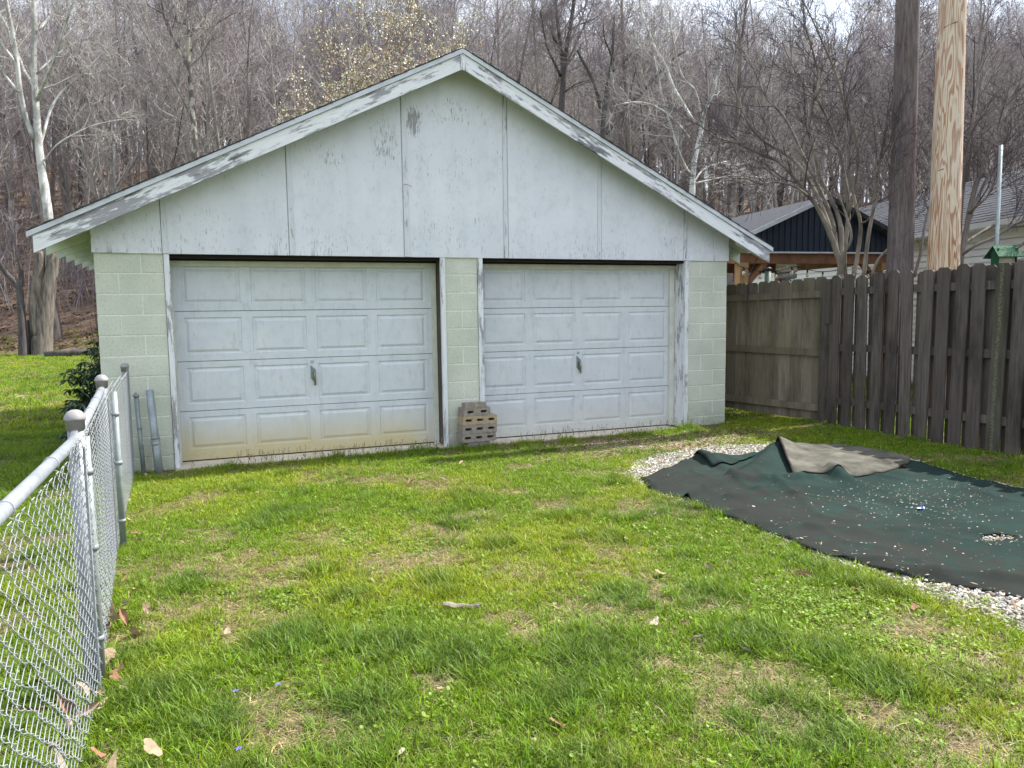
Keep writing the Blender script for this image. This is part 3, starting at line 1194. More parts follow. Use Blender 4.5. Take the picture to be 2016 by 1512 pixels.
wf = thing('wooden_fence', 'weathered grey-brown board fence on the right side of the lawn', 'fence', (0, 0, 0))
cA = np.array([7.68, 1.41])
cB = np.array([8.37, -.66])
dv = (cB - cA) / np.linalg.norm(cB - cA)
angA = math.atan2(dv[1], dv[0])
nv = np.array([dv[1], -dv[0]])       # towards the lawn side
L1 = np.linalg.norm(cB - cA)
n = 13
for i in range(n):
    s_ = (i + .5) * L1 / n
    p = cA + dv * s_ - nv * .035
    w = L1 / n - .004
    g0 = .22 - .08 * s_ / L1
    picket(wf, p[0], p[1], g0 - .02 + RS.uniform(-.01, .01), 1.93 + .06 * s_ / L1 + RS.uniform(-.012, .012), w, .018, angA, M['fence_back'], RS.uniform(-.004, .004))
for z_, zz in ((.34, .30), (1.06, 1.02), (1.74, 1.78)):
    p0_, p1_ = cA + nv * 0, cB + nv * 0
    mb = MB()
    a = np.array([*p0_, z_])
    b_ = np.array([*p1_, zz])
    hh = .044
    tt = np.array([nv[0], nv[1], 0]) * .018
    V = [a - tt - [0, 0, hh], a + tt - [0, 0, hh], b_ + tt - [0, 0, hh], b_ - tt - [0, 0, hh], a - tt + [0, 0, hh], a + tt + [0, 0, hh], b_ + tt + [0, 0, hh], b_ - tt + [0, 0, hh]]
    mb.add(V, [(0, 3, 2, 1), (4, 5, 6, 7), (0, 1, 5, 4), (1, 2, 6, 5), (2, 3, 7, 6), (3, 0, 4, 7)])
    mb.build('rail', M['fence_back'], wf)
# corner post with a short cleat
MB().box((cB[0] - .05, cB[1] - .05, .0), (cB[0] + .04, cB[1] + .04, 1.965)).build('corner_post', M['fence_front'], wf)
MB().box((cB[0] - .062, cB[1] - .135, 1.40), (cB[0] - .022, cB[1] - .055, 1.945)).build('cleat', M['fence_front'], wf)
# run towards the camera: boards alternate on the two faces of the rails
cC = np.array([8.60, -6.6])
cB2 = np.array([8.38, -.72])
dv = (cC - cB2) / np.linalg.norm(cC - cB2)
angB = math.atan2(dv[1], dv[0])
nv = np.array([dv[1], -dv[0]])      # lawn side is -x
if nv[0] > 0:
    nv = -nv
L2 = np.linalg.norm(cC - cB2)
sp = .213
k = 0
s_ = .11
while s_ < L2:
    p = cB2 + dv * s_ + nv * .032
    lich = 10 <= k <= 10
    picket(wf, p[0], p[1], float(gz(p[0], p[1])) - .02 + RS.uniform(-.02, .03), 1.985 + .012 * k * .4 + RS.uniform(-.02, .02), .142, .018, angB,
           M['lichen'] if lich else M['fence_front'], RS.uniform(-.018, .018) + .006, 'picket with a streak of yellow-green lichen' if lich else None)
    p = cB2 + dv * (s_ + sp / 2) - nv * .034
    picket(wf, p[0], p[1], float(gz(p[0], p[1])) + RS.uniform(-.02, .03), 1.96 + .012 * k * .4 + RS.uniform(-.02, .02), .135 + RS.uniform(-.012, .004), .018, angB, M['fence_front'], RS.uniform(-.016, .016))
    k += 1
    s_ += sp + RS.uniform(-.012, .012)
for z_ in (.42, 1.10, 1.80):
    mb = MB()
    a = np.array([*(cB2 + dv * .02), z_])
    b_ = np.array([*cC, z_ + .03])
    hh = .044
    tt = np.array([nv[0], nv[1], 0]) * .018
    V = [a - tt - [0, 0, hh], a + tt - [0, 0, hh], b_ + tt - [0, 0, hh], b_ - tt - [0, 0, hh], a - tt + [0, 0, hh], a + tt + [0, 0, hh], b_ + tt + [0, 0, hh], b_ - tt + [0, 0, hh]]
    mb.add(V, [(0, 3, 2, 1), (4, 5, 6, 7), (0, 1, 5, 4), (1, 2, 6, 5), (2, 3, 7, 6), (3, 0, 4, 7)])
    mb.build('rail', M['fence_front'], wf)

# ================================================================== UTILITY POLES
def m_pole(name, pale):
    m, nt, b = newmat(name, .8, .2)
    t = NT(nt)
    if pale:
        v = t.coords((3.6, 3.6, .26), kind='Object')
        n0 = t.noise(v, 1.9, 2, .5, .35)
        rings = t.math('FRACT', t.math('MULTIPLY', n0, 13.0))
        c = t.ramp(rings, [(.0, (.60, .47, .34)), (.42, (.62, .52, .41)), (.52, (.40, .21, .10)), (.9, (.28, .12, .05)), (1.0, (.60, .47, .34))])
        xyz = t.xyz()
        up = t.math('MULTIPLY', t.math('SUBTRACT', xyz[2], 2.2, True), .55, True)
        gr = t.noise(t.coords((3, 3, .5), kind='Object'), 1.2, 5, .7)
        w_ = t.math('MULTIPLY', t.ramp(gr, [(.30, 0.), (.60, 1.)]), t.math('ADD', .10, t.math('MULTIPLY', up, .75)), True)
        c = t.mix(t.math('MULTIPLY', w_, .8), c, (.56, .48, .41))
        fine = t.noise(t.coords((60, 60, 4), kind='Object'), 1.0, 4, .6)
        c = t.mix(t.ramp(fine, [(.55, 0.), (.72, .6)]), c, (.22, .15, .10))
    else:
        fine = t.noise(t.coords((34, 34, 3.0), kind='Object'), 1.0, 6, .7)
        c = t.mix(t.ramp(fine, [(.33, 0.), (.66, 1.)]), (.075, .062, .063), (.215, .18, .18))
        big = t.noise(t.coords((3, 3, .5), kind='Object'), 1.2, 5, .6)
        c = t.mix(t.ramp(big, [(.45, 0.), (.7, .6)]), c, (.095, .055, .045))
    t.l(c, b.inputs['Base Color'])
    t.bump(fine, .7, .008, b)
    return m


def pole(px_b, py_b, px_t, D, r0, label, mat, dome=False):
    a = at(px_b, py_b, D)
    t_ = at(px_t, 0, D * 1.0)
    base = np.array([a[0], a[1], float(gz(a[0], a[1])) - .3])
    # follow the line through the two observed points
    d = (t_ - a) / (t_[2] - a[2])
    d[:2] = np.clip(d[:2], -.03, .03)
    base = a + d * (base[2] - a[2])
    o = thing('utility_pole', label, 'utility pole', base)
    Hh = 10.5
    n = 40
    K = 40
    rng = np.random.RandomState(int(px_b))
    ph = rng.uniform(0, 6.28, 4)
    V = []
    for i in range(n):
        z = Hh * i / (n - 1)
        for j in range(K):
            a_ = 2 * math.pi * j / K
            r = (r0 - .0085 * z) * (1 + .012 * math.sin(3 * a_ + ph[0] + z * .5) + .012 * math.sin(5 * a_ + ph[1] - z * .8) + .008 * math.sin(z * 2.1 + ph[2] + a_ * 2))
            V.append((d[0] * z + r * math.cos(a_), d[1] * z + r * math.sin(a_), z))
    F = [(i * K + j, i * K + (j + 1) % K, (i + 1) * K + (j + 1) % K, (i + 1) * K + j) for i in range(n - 1) for j in range(K)]
    F.append(tuple((n - 1) * K + j for j in range(K)))
    MB().add(V, F).build('pole_shaft', mat, o, True)
    return o, base, d


M['pole_dark'] = m_pole('creosoted_pole', False)
M['pole_pale'] = m_pole('fresh_pole', True)
po1, b1, d1 = pole(1771, 545, 1795, 11.7, .210, 'dark weathered utility pole rising behind the board fence', M['pole_dark'])
po2, b2, d2 = pole(1857, 530, 1879, 10.9, .227, 'pale stripped utility pole with orange grain beside the dark pole', M['pole_pale'])
# checks (cracks) in the pale pole
for (px, py, L_) in ((1868, 54, .17), (1852, 332, .07)):
    q = at(px, py, 10.9 - .23)
    z = q[2]
    cx, cy = b2[0] + d2[0] * (z - b2[2]), b2[1] + d2[1] * (z - b2[2])
    r = .227 - .0085 * (z - b2[2]) + .001
    a0 = math.atan2(CAM[1] - cy, CAM[0] - cx) - .55
    pts = [(cx + r * math.cos(a0 + t_), cy + r * math.sin(a0 + t_), z - .02 + .05 * t_) for t_ in np.linspace(0, L_ / r, 8)]
    mb = MB().tube([np.array(p_) - b2 for p_ in pts], .005, 4)
    mb.build('check_crack', M['header'], po2)

# ================================================================== NEIGHBOUR'S HOUSE
M['siding'] = m_plain('white_vinyl_siding', (.86, .86, .88), .45, .04, 2, .4, bump=.03)
M['roofgrey'] = m_plain('grey_roof_shingle', (.050, .053, .064), .95, .35, 14, .2)
M['gutter'] = m_plain('white_gutter', (.70, .71, .72), .4, .05, 3, .4)
hA = at(1900, 452, 12.7)
hd = np.array([math.sin(math.radians(14.5)), math.cos(math.radians(14.5))])
hn = np.array([-hd[1], hd[0]])       # towards our lot
hz = hA[2]
house = thing('neighbour_house', 'white sided house with grey shingle roof beyond the fence', 'house', (hA[0], hA[1], 0))
HL0, HL1 = -6.0, 9.0                    # along hd from hA


def hp(s, n_, z):
    return (hd[0] * s + hn[0] * n_, hd[1] * s + hn[1] * n_, z)


mb = MB()
V = [hp(HL0, -.35, -.2), hp(HL1, -.35, -.2), hp(HL1, -6, -.2), hp(HL0, -6, -.2), hp(HL0, -.35, hz - .02), hp(HL1, -.35, hz - .02), hp(HL1, -6, hz - .02), hp(HL0, -6, hz - .02)]
mb.add(V, [(0, 1, 5, 4), (1, 2, 6, 5), (2, 3, 7, 6), (3, 0, 4, 7), (4, 5, 6, 7)])
V = [hp(HL1, -.35, hz - .02), hp(HL1, -6, hz - .02), hp(HL1, -3.2, hz + 1.3), hp(HL0, -.35, hz - .02), hp(HL0, -6, hz - .02), hp(HL0, -3.2, hz + 1.3)]
mb.add(V, [(0, 1, 2), (5, 4, 3)])
mb.build('house_wall', M['siding'], house)
# lap siding boards
z = .25
ex = .115
while z < hz - .1:
    V = [hp(HL0, -.318, z), hp(HL1, -.318, z), hp(HL1, -.348, z + ex - .008), hp(HL0, -.348, z + ex - .008), hp(HL0, -.35, z), hp(HL1, -.35, z)]
    MB().add(V, [(0, 1, 2, 3), (5, 4, 0)[:3], (0, 4, 5, 1)]).build('siding_board', M['siding'], house)
    z += ex
# soffit, fascia, gutter
V = [hp(HL0 - .2, 0, hz - .03), hp(HL1 + .2, 0, hz - .03), hp(HL1 + .2, -.36, hz - .03), hp(HL0 - .2, -.36, hz - .03)]
MB().add(V, [(0, 3, 2, 1)]).build('house_soffit', M['gutter'], house)
V = [hp(HL0 - .2, .0, hz - .06), hp(HL1 + .2, .0, hz - .06), hp(HL1 + .2, .11, hz - .03), hp(HL0 - .2, .11, hz - .03),
     hp(HL0 - .2, .0, hz + .06), hp(HL1 + .2, .0, hz + .06), hp(HL1 + .2, .12, hz + .06), hp(HL0 - .2, .12, hz + .06)]
MB().add(V, [(0, 3, 2, 1), (4, 5, 6, 7), (3, 7, 6, 2), (0, 1, 5, 4), (0, 4, 7, 3), (1, 2, 6, 5)]).build('rain_gutter', M['gutter'], house)
# roof in courses
mb = MB()
nrow = 22
run, rise = 3.3, 1.42
rng = np.random.RandomState(3)
for i in range(nrow):
    t0, t1 = i / nrow, (i + 1.15) / nrow
    seg = 60
    for j in range(seg):
        sa, sb = HL0 - .25 + (HL1 - HL0 + .5) * j / seg, HL0 - .25 + (HL1 - HL0 + .5) * (j + 1) / seg - .012
        jj = rng.uniform(-.008, .008)
        up = rng.uniform(0, .004)
        V = [hp(sa, .05 - (t0 * run) + jj, hz + .075 + t0 * rise + .006 + up), hp(sb, .05 - (t0 * run) + jj, hz + .075 + t0 * rise + .006 + up),
             hp(sb, .05 - t1 * run, hz + .075 + t1 * rise), hp(sa, .05 - t1 * run, hz + .075 + t1 * rise),
             hp(sa, .05 - (t0 * run) + jj, hz + .06 + t0 * rise), hp(sb, .05 - (t0 * run) + jj, hz + .06 + t0 * rise)]
        mb.add(V, [(0, 1, 2, 3), (4, 5, 1, 0)])
V = [hp(HL0 - .25, .04, hz + .058), hp(HL1 + .25, .04, hz + .058), hp(HL1 + .25, -3.25, hz + .06 + rise), hp(HL0 - .25, -3.25, hz + .06 + rise), hp(HL1 + .25, -6.4, hz + .05), hp(HL0 - .25, -6.4, hz + .05)]
mb.add(V, [(0, 1, 2, 3), (3, 2, 4, 5)])
tag(mb.build('shingle_roof', M['roofgrey'], house), kind='stuff')

# ================================================================== GAZEBO
M['navy'] = m_plain('navy_metal_siding', (.012, .020, .038), .45, .2, 3, .4, bump=.03)
M['cedar'] = m_plain('stained_cedar', (.20, .095, .05), .7, .35, 1, bump=.3, stretch=(6, 6, 6))
M['cedarl'] = m_plain('pale_cedar_post', (.34, .20, .10), .7, .3, 1, bump=.3, stretch=(14, 14, 2))
M['blackmetal'] = m_plain('dark_roof_trim', (.018, .02, .024), .5, .2, 3)
gl = at(1463, 443, 13.0)
gd = np.array([.992, -.122])
gb = np.array([.122, .992])
gw = 3.02
gap_ = thing('gazebo', 'dark navy gabled gazebo with cedar posts behind the fence', 'gazebo', (gl[0], gl[1], 0))


def gp(s, b_, z):
    return (gd[0] * s + gb[0] * b_, gd[1] * s + gb[1] * b_, z)


ze, za = 2.86, 3.50
zs_ = 2.58
GD = 3.6
# gable siding: narrow vertical ribs
nrib = 26
for i in range(nrib):
    a, b_ = gw * i / nrib, gw * (i + 1) / nrib
    f = lambda s: ze - .05 + (za - ze) * (1 - abs(s - gw / 2) / (gw / 2))
    for (u0, u1, yy) in ((a, a + .022, -.016), (a + .022, b_, 0.0)):
        pts = [(u0, zs_), (u1, zs_), (u1, f(u1)), (u0, f(u0))]
        V = [gp(s, yy, z) for s, z in pts] + [gp(s, .03, z) for s, z in pts]
        MB().add(V, [(0, 1, 2, 3), (7, 6, 5, 4), (0, 4, 5, 1), (1, 5, 6, 2), (3, 2, 6, 7), (0, 3, 7, 4)]).build('gable_board', M['navy'], gap_)
# roof slopes
for sg in (0, 1):
    s0, s1 = (-.18, gw / 2) if sg == 0 else (gw + .18, gw / 2)
    z0, z1 = ze - .07, za + .02
    V = [gp(s0, -.22, z0), gp(s1, -.22, z1), gp(s1, GD, z1), gp(s0, GD, z0), gp(s0, -.22, z0 - .05), gp(s1, -.22, z1 - .05), gp(s1, GD, z1 - .05), gp(s0, GD, z0 - .05)]
    MB().add(V, [(0, 3, 2, 1), (4, 5, 6, 7), (0, 1, 5, 4), (1, 2, 6, 5), (2, 3, 7, 6), (3, 0, 4, 7)]).build('roof_slope', M['roofgrey'], gap_)
    V = [gp(s0, -.235, z0 - .06), gp(s1, -.235, z1 - .06), gp(s1, -.235, z1 + .015), gp(s0, -.235, z0 + .015)]
    V += [tuple(np.array(v) + np.array([gb[0], gb[1], 0]) * .012) for v in V]
    MB().add(V, [(0, 1, 2, 3), (7, 6, 5, 4), (0, 4, 5, 1), (1, 5, 6, 2), (2, 6, 7, 3), (3, 7, 4, 0)]).build('rake_trim', M['drip'] if sg == 0 else M['blackmetal'], gap_)


def gbox(s0, b0, z0, s1, b1, z1, name, mat):
    V = [gp(s0, b0, z0), gp(s1, b0, z0), gp(s1, b1, z0), gp(s0, b1, z0), gp(s0, b0, z1), gp(s1, b0, z1), gp(s1, b1, z1), gp(s0, b1, z1)]
    return MB().add(V, [(0, 3, 2, 1), (4, 5, 6, 7), (0, 1, 5, 4), (1, 2, 6, 5), (2, 3, 7, 6), (3, 0, 4, 7)]).build(name, mat, gap_)


gbox(0, -.03, zs_ - .03, gw, .05, zs_ - .004, 'trim_board', M['drip'])
gbox(-.1, .06, 2.38, gw + .1, .2, zs_ + .05, 'beam', M['cedar'])
gbox(-.1, GD - .35, 2.38, gw + .1, GD - .2, zs_ + .05, 'beam', M['cedar'])
gbox(-.05, .2, 2.4, .09, GD - .2, zs_ + .04, 'beam', M['cedar'])
gbox(gw - .12, .2, 2.4, gw + .02, GD - .2, zs_ + .04, 'beam', M['cedar'])
for s_, b_ in ((-.02, .05), (gw - .16, .05), (-.02, GD - .36), (gw - .16, GD - .36)):
    gbox(s_, b_, 0, s_ + .17, b_ + .17, 2.39, 'post', M['cedarl'] if b_ < 1 else M['cedar'])
for s_, sg in ((.15, 1), (gw - .16, -1)):
    V = [gp(s_, .09, 1.95), gp(s_ + sg * .42, .09, 2.39), gp(s_ + sg * .30, .09, 2.39), gp(s_, .09, 2.08)]
    V += [tuple(np.array(v) + np.array([gb[0], gb[1], 0]) * .09) for v in V]
    MB().add(V, [(0, 1, 2, 3), (7, 6, 5, 4), (0, 4, 5, 1), (1, 5, 6, 2), (2, 6, 7, 3), (3, 7, 4, 0)]).build('brace', M['cedar'], gap_)

# string of bulbs under the gazebo beam
M['black'] = m_plain('black_socket', (.012, .012, .013), .5, .2, 5)
mglass, nt_, b_g = newmat('bulb_glass', .08, .5)
b_g.inputs['Base Color'].default_value = (.75, .68, .55, 1)
b_g.inputs['Transmission Weight'].default_value = .6
M['bulb'] = mglass
sl = thing('string_lights', 'black string of clear bulbs hanging under the gazebo beam', 'string lights', (gl[0], gl[1], 0))
pts = []
for i in range(33):
    f = i / 32
    s_ = -.1 + (gw + .3) * f
    zz = 2.33 - .10 * abs(math.sin(f * math.pi * 3))
    pts.append(gp(s_, -.04, zz))
MB().tube(pts, .006, 4).build('cable', M['black'], sl)
for i in range(1, 32, 3):
    x, y, z = pts[i]
    bo = MB().lathe([(.014, 0), (.016, -.05), (.012, -.055)], (x, y, z), 8).build('bulb_socket', M['black'], sl, True)
    MB().lathe([(.012, -.05), (.028, -.085), (.030, -.105), (.018, -.13), (.002, -.137)], (x, y, z), 10).build('bulb', M['bulb'], bo, True)

# patio heater and two fence-side posts in the yard behind
hq = at(1549, 500, 13.6)
ht = thing('patio_heater', 'grey patio heater with a round glass head under the gazebo', 'patio heater', (hq[0], hq[1], .36))
ht.scale = (.85, .85, 1)
MB().tube([(0, 0, 0), (0, 0, 1.75)], .10, 14).build('heater_column', M['darkgalv'], ht, True)
hh_ = MB().lathe([(.16, 1.86), (.22, 1.88), (.22, 1.93), (.21, 2.02), (.22, 2.05), (.15, 2.06)], k=20).build('heater_head', M['bulb'], ht, True)
MB().lathe([(.17, 1.76), (.21, 1.78), (.21, 1.85), (.15, 1.86)], k=20).build('heater_rim', M['galvcap'], ht, True)
MB().lathe([(.20, 2.06), (.25, 2.065), (.22, 2.20), (.02, 2.21)], k=20).build('heater_hood', M['black'], ht, True)
q = at(1512, 540, 12.6)
pq = thing('green_post', 'slim dark green steel post just behind the mossy fence', 'post', (q[0], q[1], .1))
MB().tube([(0, 0, 0), (0, 0, 2.13)], .055, 10).build('post_shaft', m_plain('dark_green_steel', (.06, .09, .075), .5), pq, True)
MB().lathe([(.065, 0), (.065, .04), (.03, .06)], (0, 0, 2.12), 10).build('post_top', M['black'], pq, True)

# bird feeder on a conduit
q = at(1976, 520, 10.8)
M['green'] = m_plain('green_feeder_paint', (.018, .085, .042), .8, .2, 10)
bf = thing('bird_feeder', 'green roofed bird feeder on a pole over the fence', 'bird feeder', (q[0], q[1], .1))
MB().tube([(0, .12, -.2), (0, .12, 3.75)], .027, 10).build('feeder_pole', M['darkgalv'], bf, True)
zf_ = 2.04
rot = Matrix.Rotation(-.35, 4, 'Z')
for s_ in (1, -1):
    V = [(-.17, s_ * .0, .30), (.17, 0, .30), (.19, s_ * -.17, .14), (-.19, s_ * -.17, .14)]
    V += [(x, y, z - .012) for x, y, z in V]
    o = MB().add(V, [(0, 1, 2, 3), (7, 6, 5, 4), (0, 4, 5, 1), (1, 5, 6, 2), (2, 6, 7, 3), (3, 7, 4, 0)]).build('feeder_roof', M['green'], bf)
    o.matrix_local = Matrix.Translation((0, 0, zf_)) @ rot
o = MB().box((-.155, -.10, 0), (.155, .10, .018)).build('feeder_tray', M['green'], bf)
o.matrix_local = Matrix.Translation((0, 0, zf_)) @ rot
for s_ in (-1, 1):
    o = MB().prism([(-.005, .018), (.005, .018), (.005, .26), (-.005, .26)], -.08, .08).build('feeder_end', M['green'], bf)
    o.matrix_local = Matrix.Translation((0, 0, zf_)) @ rot @ Matrix.Translation((s_ * .13, 0, 0))
o = MB().box((-.12, -.06, .02), (.12, .06, .20)).build('feeder_glass', M['bulb'], bf)
o.matrix_local = Matrix.Translation((0, 0, zf_)) @ rot
# black strap hanging over the mossy fence
q0 = at(1474, 552, 11.05)
cab = thing('hanging_cable', 'thin dark cable drooping from the eave over the mossy fence', 'cable', (0, 0, 0))
c0 = onwall(1503, 503, -.25) + [0, .1, -.0]
pth = [c0, at(1488, 512, 10.6), at(1478, 535, 10.6), at(1474, 556, 10.5), at(1472, 585, 10.35), at(1471, 596, 10.35)]
MB().tube(pth, [.005, .005, .006, .008, .014, .012], 5).build('cable_line', M['black'], cab)
# ================================================================== TREES
class Tree:
    """two meshes, trunk (trunk and big limbs) and crown (smaller branches and twigs)"""

    def __init__(s, seed):
        s.t = MB()
        s.c = MB()
        s.rng = np.random.RandomState(seed)
        s.tips = []

    def path(s, p, d, L, nseg, wig, up):
        d = np.array(d, float)
        d /= np.linalg.norm(d)
        P = [np.array(p, float)]
        st = L / nseg
        for i in range(nseg):
            d = d + s.rng.normal(0, wig, 3)
            d[2] += up
            d /= np.linalg.norm(d)
            P.append(P[-1] + d * st)
        return np.array(P)

    def branch(s, p, d, L, r, lev, prm):
        """recursive limb; lev 0 is the biggest"""
        rng = s.rng
        maxl = prm['levels']
        nseg = max(2, min(7, int(L / prm['seg'][min(lev, len(prm['seg']) - 1)])))
        P = s.path(p, d, L, nseg, prm['wig'][min(lev, len(prm['wig']) - 1)], prm['up'][min(lev, len(prm['up']) - 1)])
        s.limb(P, r, lev, prm)

    def limb(s, P, r, lev, prm, r1=None, kids=True):
        rng = s.rng
        maxl = prm['levels']
        n = len(P)
        f = np.linspace(0, 1, n)
        end = r1 if r1 is not None else max(prm['rmin'], r * (.32 if lev < maxl else .4))
        R = r + (end - r) * f
        k = prm['k'][min(lev, len(prm['k']) - 1)]
        (s.t if lev <= prm['tl'] else s.c).tube(P, R, k, False)
        seg = np.linalg.norm(P[1:] - P[:-1], axis=1)
        L = seg.sum()
        if lev >= maxl or not kids:
            s.tips.append(P[-1])
            return
        nk = prm['n'][min(lev, len(prm['n']) - 1)]
        nk = int(nk * rng.uniform(.8, 1.25) + .5)
        cum = np.concatenate([[0], np.cumsum(seg)]) / L
        f0 = prm['from'][min(lev, len(prm['from']) - 1)]
        az = rng.uniform(0, 6.28)
        for i in range(nk):
            t = f0 + (1 - f0) * (i + rng.uniform(.1, .9)) / nk
            j = min(np.searchsorted(cum, t) - 1, n - 2)
            j = max(j, 0)
            u = (t - cum[j]) / (cum[j + 1] - cum[j] + 1e-9)
            q = P[j] * (1 - u) + P[j + 1] * u
            T = P[j + 1] - P[j]
            T /= np.linalg.norm(T) + 1e-9
            az += 2.4 + rng.uniform(-.5, .5)
            a = np.array([0, 0, 1.]) if abs(T[2]) < .9 else np.array([1., 0, 0])
            U = np.cross(T, a)
            U /= np.linalg.norm(U)
            V = np.cross(T, U)
            th = math.radians(rng.uniform(*prm['ang'][min(lev, len(prm['ang']) - 1)]))
            dd = T * math.cos(th) + (U * math.cos(az) + V * math.sin(az)) * math.sin(th)
            rr = (r + (end - r) * t) * prm['rr'] * rng.uniform(.7, 1.05)
            LL = prm['len'][min(lev, len(prm['len']) - 1)] * rng.uniform(.65, 1.2) * (1 - prm['taper'] * t)
            s.branch(q, dd, LL, max(prm['rmin'], rr), lev + 1, prm)
        s.tips.append(P[-1])

    def finish(s, label, cat, trunk_mat, crown_mat, loc, group=None, name='tree'):
        o = thing(name, label, cat, loc, group)
        s.t.build('trunk', trunk_mat, o, True)
        if s.c.n:
            s.c.build('crown', crown_mat, o)
        return o


M['bark_grey'] = m_bark('grey_bark', (.17, .15, .145), (.40, .37, .36), (5, 5, 1.2))
M['bark_brown'] = m_bark('brown_bark', (.10, .085, .078), (.26, .225, .205), (5, 5, 1.2))
M['bark_dark'] = m_bark('dark_bark', (.045, .040, .040), (.11, .098, .098), (6, 6, 1.4))
M['bark_white'] = m_bark('sycamore_bark', (.34, .33, .32), (.58, .57, .56), (3, 3, 1.2), (.24, .24, .22), bump=.2)
M['bark_furrow'] = m_bark('furrowed_bark', (.06, .052, .047), (.26, .23, .20), (11, 11, 1.2), bump=1.0)
M['twig'] = m_bark('twig_bark', (.15, .126, .135), (.29, .245, .26), (2, 2, 2), bump=0)
M['twig_pale'] = m_bark('pale_twig_bark', (.27, .245, .24), (.50, .46, .44), (2, 2, 2), bump=0)
M['myrtle'] = m_bark('smooth_tan_bark', (.095, .08, .067), (.33, .285, .235), (5, 5, 2.2), bump=.3)
M['myrtle_twig'] = m_bark('purplish_twig', (.055, .044, .050), (.13, .105, .11), (4, 4, 4), bump=0)

FP = dict(levels=3, seg=[2.0, .8, .5, .35], wig=[.05, .13, .18, .2], up=[.01, .09, .10, .08], rmin=.006, k=[6, 4, 3, 3], tl=0,
          n=[17, 8, 6], ang=[(28, 62), (25, 60), (20, 60)], rr=.5, len=[3.6, 1.5, .75], taper=.55)
FP['from'] = [.30, .15, .15]

forest_src = []
for i in range(9):
    tr = Tree(100 + i)
    Ht = [13, 15, 12, 16, 14, 11, 15, 13, 14][i]
    prm = dict(FP)
    if i % 3 == 1:      # forked, wide
        prm['n'] = [13, 9, 6]
        prm['len'] = [4.6, 1.8, .8]
    if i % 3 == 2:      # slender pole tree
        prm['n'] = [13, 6, 5]
        prm['len'] = [2.2, 1.1, .6]
        prm['from'] = [.42, .15, .15]
    r0 = [.15, .19, .10, .22, .16, .085, .2, .14, .11][i]
    P = tr.path((0, 0, -.5), (tr.rng.normal(0, .05), tr.rng.normal(0, .05), 1), Ht + .5, 8, .035, .02)
    tr.limb(P, r0, 0, prm, .02)
    if i % 3 == 1:
        q = P[3]
        P2_ = tr.path(q, (tr.rng.choice([-1, 1]) * .45, .2, 1), Ht * .6, 6, .05, .04)
        tr.limb(P2_, r0 * .6, 0, dict(prm, n=[9, 7, 5]), .02)
    tm = tr.t.mesh('trunk')
    cm = tr.c.mesh('crown')
    tm.polygons.foreach_set('use_smooth', [True] * len(tm.polygons))
    forest_src.append((tm, cm))
bark_of = [M['bark_grey'], M['bark_brown'], M['bark_grey'], M['bark_brown'], M['bark_grey'], M['bark_brown'], M['bark_grey'], M['bark_dark'], M['bark_grey']]
for i, (tm, cm) in enumerate(forest_src):
    tm.materials.append(bark_of[i])
    cm.materials.append(M['twig'] if i % 2 else M['twig_pale'])

# forest positions in the hillside fan seen from the yard
fr = np.random.RandomState(77)
cand = []
tries = 0
while len(cand) < 1050 and tries < 60000:
    tries += 1
    D = math.sqrt(fr.uniform(38.0 ** 2, 108 ** 2))
    q = fr.uniform(-.80, .80)
    lat = q * D
    x = CAM[0] + D * SY + lat * CY
    y = CAM[1] + D * CY - lat * SY
    mind = 1.5 if D < 60 else 2.2
    ok = True
    for (x2, y2, D2) in cand:
        if abs(x - x2) < mind and abs(y - y2) < mind:
            ok = False
            break
    # keep gaps for the authored trees
    if D < 46 and abs(q + .62) < .05:
        ok = False
    if ok:
        cand.append((x, y, D))
cand.sort(key=lambda c: c[2])
NEAR = 285
proto = {}
LBL = {0: 'slender bare grey tree standing in the leafless woods on the hillside', 1: 'forked bare brown tree in the leafless woods on the hillside', 2: 'thin pole-like bare grey tree in the hillside woods'}
for i, (x, y, D) in enumerate(cand[:NEAR]):
    k = fr.randint(9)
    tm, cm = forest_src[k]
    z = float(gz(x, y))
    o = link('forest_tree', None, None, (x, y, z))
    o.rotation_euler = (fr.normal(0, .03), fr.normal(0, .03), fr.uniform(0, 6.28))
    s_ = fr.uniform(.75, 1.12)
    o.scale = (s_, s_, s_)
    kind_ = 1 if k % 3 == 1 else (2 if k % 3 == 2 else 0)
    if k in (1, 3, 5, 7) and kind_ != 1:
        lb = 'dark-barked bare tree among the leafless hillside woods'
    else:
        lb = LBL[kind_]
    px_ = 1008 + F_PX * (((x - CAM[0]) * CY - (y - CAM[1]) * SY) / D)
    zone = ('near the sycamore' if px_ < 190 else 'over the lower left roof slope' if px_ < 520 else 'beside the budding tree' if px_ < 880
            else 'over the upper right roof slope' if px_ < 1180 else 'over the lower right roof slope' if px_ < 1450 else 'behind the gazebo' if px_ < 1760 else 'behind the utility poles')
    adj = 'dark-barked bare' if 'dark' in lb else ('slender bare grey' if kind_ == 0 else 'forked bare' if kind_ == 1 else 'thin pole-like bare')
    row = 'low on the hill' if D < 52 else 'higher up the hill'
    lb = '%s tree %s %s' % (adj, row, zone)
    tag(o, lb, 'tree', 'bare trees in the woods on the hillside')
    link('trunk', tm, o)
    link('crown', cm, o)
